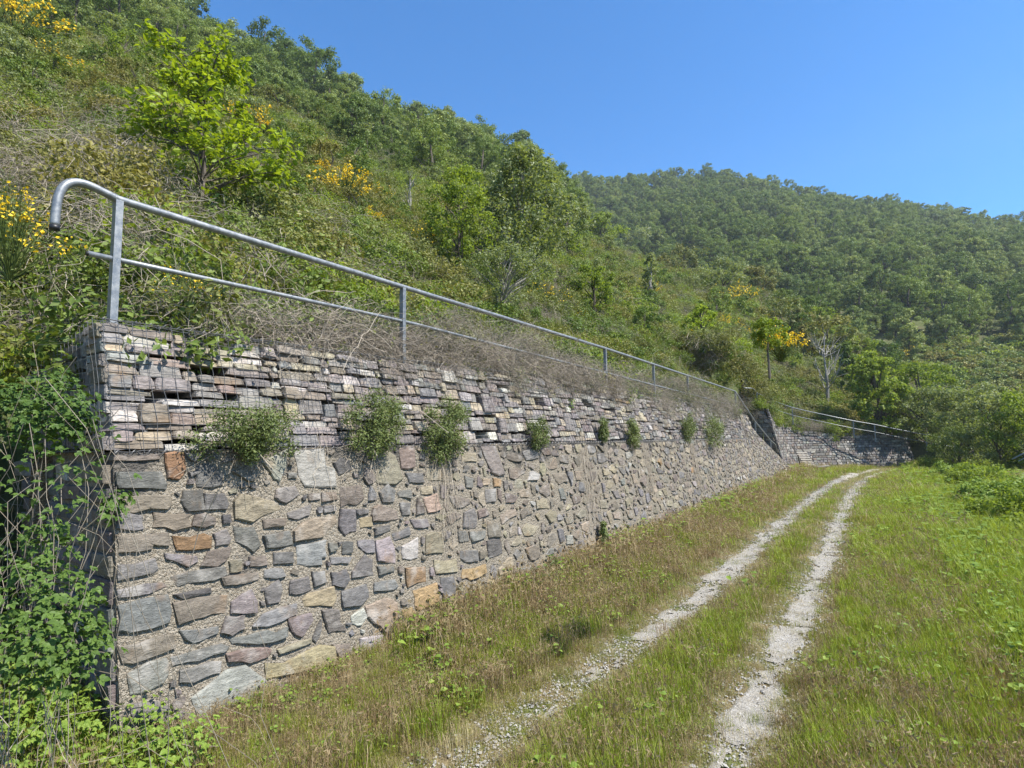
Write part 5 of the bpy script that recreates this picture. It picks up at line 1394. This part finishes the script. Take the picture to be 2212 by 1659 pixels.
bush('dry_bramble', [(*at_y(px, py, 1.35), .25) for px, py in ((60, 1000), (120, 1060), (170, 1100), (50, 1120), (190, 1010), (120, 1000))], 120, .04, 40, 'mass of dry bramble stems between the two leafy brambles at the wall end', 704)
bush('wall_foot_bush', [(*(face_pt(*px_face(px, py), .12)), r) for px, py, r in ((1150, 1240, .16), (1180, 1220, .17), (1130, 1260, .12), (1205, 1235, .12), (1165, 1255, .16))], 260, .05, 20, 'green nettle-like bush at the wall foot in the middle of the wall', 705)
bush('wall_foot_bush', [(*(face_pt(*px_face(px, py), .1)), r) for px, py, r in ((232, 1090, .07), (225, 1110, .08), (240, 1075, .06), (1330, 1210, .1), (1300, 1222, .12))][:3], 60, .05, 8, 'small leafy shoot sticking out at the wall corner at mid height', 706)

# ------------------------------------------------------------------ bushes on the right of the field
for k, (px, py, r, lab) in enumerate([(2060, 1030, 1.0, 'light green bramble mound furthest along the field edge'), (2120, 1045, 1.1, 'light green bramble mound before the dark tree at the field edge'), (2190, 1085, 1.15, 'large light green bramble mound near the right edge of the field'), (2240, 1130, 1.0, 'nearest light green bramble mound, cut by the right edge'), (2150, 1085, .8, 'low bramble mound in front of the larger ones by the field'), (2010, 1012, .9, 'small green mound at the far corner of the field')]):
    p = at_z(px, py, .12); p[2] = float(gz(p[0], p[1])); r_ = np.random.default_rng(720 + k)
    C = unit(r_.normal(size=(40, 3))) * r_.random((40, 1)) ** .4 * [1.3 * r, 1.3 * r, r * .8]; C[:, 2] = np.abs(C[:, 2]); G = Geo(); G.add(*clump_leaves(C, np.full(40, .3 * r), 110, .055, r_, .6))
    S = Geo()
    for q in range(24): S.add(*tube(arc_stem(np.zeros(3), C[q] * 1.1, .1, 5, r_, .03), .008, 3, False))
    plant('bramble_mound', p, [('foliage', G.mesh('mound', [L_LIME if k % 2 else G_WEED])), ('stems', S.mesh('mound_stems', [M_TWIG]))], lab, 'bramble', 'bramble mounds along the field')

# ------------------------------------------------------------------ grass, weeds, pebbles
TU = [tuft_mesh(800, 46, .16, .16, .0045, G_GREEN, .55), tuft_mesh(801, 40, .16, .24, .004, G_SORREL, .35, G_SORREL), tuft_mesh(802, 50, .16, .24, .005, G_LUSH, .5), weed_mesh(803, 26, .18, .12, .04, G_WEED),
      tuft_mesh(804, 40, .16, .12, .0045, G_STRAW, .9), tuft_mesh(805, 42, .15, .30, .004, G_DRY, .6, G_DRY), weed_mesh(806, 60, .2, .05, .018, G_GREEN), weed_mesh(807, 16, .2, .22, .065, G_WEED)]
pts, rot, scl, idx = [], [], [], []
n = 60000
a = np.radians(rng.uniform(-72, 13, n)); r = 2.6 * (62 / 2.6) ** rng.random(n)
# even in the picture near by, thinner far off
x, y = r * np.sin(a), r * np.cos(a)
keep = (x > np.where(y < 1.95, -5.2, face_x(.3) + .03)) & (y > -1) & (x < 24)
keep &= ~((y > 40) & (x < -3.6) & (np.hypot(x + 4.5, y - 46) < 3))
dt = track_dist(x, y); m1 = fbm(x * .7, y * .7, 101); m2 = fbm(x * 2.1, y * 2.1, 102); m3 = fbm(x * .3, y * .3, 103)
for q in np.nonzero(keep)[0]:
    if dt[q] < -.02 and rng.random() > (.10 + (.30 if y[q] < 6.2 and x[q] < -1.8 else 0) + .5 * max(0, m2[q] - .55)): continue
    if dt[q] < .10 and rng.random() < .25: continue
    X = x[q]
    near_track = dt[q] < .28
    if X < -3.0 or (X < -2.7 and y[q] < 20):      # verge under the wall: dry and reddish with green patches
        pr = [2.0, 1.9, .6, .2, 1.1, 1.2, .6, .08] if m1[q] < .56 else [2.6, 1.0, 1.0, .25, .5, .9, .6, .15]
        if y[q] < 2.1: pr = [2.2, .1, 1.6, 2.6, .2, .3, 1.2, 1.3]
        elif X < -3.9: pr = [1.2, .8, .6, .5, .7, 2.0, .4, .5]
    elif X < -.7:                                  # strip between the ruts
        pr = [3.4, .35, 1.2, .15, 1.3, .3, 1.2, .04] if m1[q] < .55 else [3.2, .5, 1.6, .2, .7, .3, 1.0, .05]
    elif X < 1.0:
        pr = [3.2, .5, 1.5, .3, .9, .3, .7, .05] if m1[q] < .5 else [2.8, .2, 2.4, .5, .4, .3, .5, .1]
    else:
        pr = [2.0, .05, 3.6, 1.5, .12, .08, .4, .8] if m1[q] > .40 else [2.6, .28, 3.0, .8, .22, .2, .3, .25]
    if near_track: pr = [1.2, .5, .1, .05, 3.0, .3, 1.6, 0]
    if dt[q] < 0: pr = [.8, .1, 0, 0, 2.0, .1, 1.5, 0]
    pr = np.array(pr); k = rng.choice(8, p=pr / pr.sum())
    s = rng.uniform(.65, 1.2) * (1 + .35 * (m3[q] - .5)) * (1.25 if X > 1.0 else (1.0 if y[q] < 2.1 else (.6 if X < -3.4 and y[q] < 4.4 else (1.3 if X < -3.85 else .95)))) * (.6 if near_track else 1)
    w = s * max(1.0, (r[q] / 7) ** .75)
    pts.append((X, y[q], 0)); rot.append((rng.normal() * .08 + .1, rng.normal() * .08, rng.uniform(0, 6.28))); scl.append((w, w, s * max(1, (r[q] / 14) ** .25))); idx.append(k)
pts = np.array(pts); pts[:, 2] = gz(pts[:, 0], pts[:, 1])
scatter('grass', pts, rot, scl, idx, TU)

def rock_mesh(seed):
    r_ = np.random.default_rng(seed)
    V = np.array([[1, 0, 0], [-1, 0, 0], [0, 1, 0], [0, -1, 0], [0, 0, .7], [0, 0, -.4], [.6, .6, .4], [-.6, .6, .3], [-.6, -.6, .4], [.6, -.6, .3]]) * r_.uniform(.7, 1.2, (10, 3))
    F = np.array([[0, 6, 4], [6, 2, 4], [2, 7, 4], [7, 1, 4], [1, 8, 4], [8, 3, 4], [3, 9, 4], [9, 0, 4], [0, 5, 6], [6, 5, 2], [2, 5, 7], [7, 5, 1], [1, 5, 8], [8, 5, 3], [3, 5, 9], [9, 5, 0]])
    return mesh_np('pebble', V, [F], [M_PEBBLE])
n = 24000; yy = 2.6 * (34 / 2.6) ** rng.random(n); s_ = rng.random(n) < .5
xx = np.where(s_, trx(TRL, yy), trx(TRR, yy)) + rng.normal(size=n) * .21
sz = .004 + .012 * rng.random(n) ** 5 + .0006 * yy
pts = np.stack([xx, yy, gz(xx, yy) + .012], -1)
scatter('gravel', pts, rng.uniform(-.3, 6, (n, 3)) * [.1, .1, 1], np.stack([sz, sz, sz * .6], -1), rng.integers(0, 3, n), [rock_mesh(900 + k) for k in range(3)])
# tussocks one can tell apart on the verge
for k, (px, py, h, lab, me) in enumerate([(935, 1570, .34, 'dark green grass tussock on the verge, left of the near wheel track', G_LUSH), (745, 1640, .22, 'pale tussock at the bottom of the verge near the corner', G_DRY), (1020, 1500, .2, 'green grass tuft on the verge beside the wheel track', G_LUSH), (985, 1590, .2, 'yellowish tussock next to the dark green one', G_STRAW)]):
    p = at_z(px, py, .08); p[2] = float(gz(p[0], p[1]))
    plant('grass_tussock', p, [('blades', tuft_mesh(820 + k, 150, .2, h, .004, me, .5))], lab, 'tussock', 'grass tussocks on the verge')
# ------------------------------------------------------------------ the air: far things fade a little
hm = bpy.data.materials.new('haze'); hm.use_nodes = True; hn = hm.node_tree; hn.nodes.clear()
ho = hn.nodes.new('ShaderNodeOutputMaterial'); hv = hn.nodes.new('ShaderNodeVolumePrincipled')
hv.inputs['Color'].default_value = (.80, .90, 1.0, 1); hv.inputs['Density'].default_value = .0003; hv.inputs['Anisotropy'].default_value = .2
hn.links.new(hv.outputs[0], ho.inputs['Volume'])
Vb, Fb = box((-70, 120, 105), (1040, 900, 270))
tag(link(bpy.data.objects.new('haze', mesh_np('haze', Vb, Fb, [hm]))), kind='stuff')
print('TRIS', sum(len(m.loops) - 2 * len(m.polygons) for m in bpy.data.meshes), 'objects', len(scene.objects))
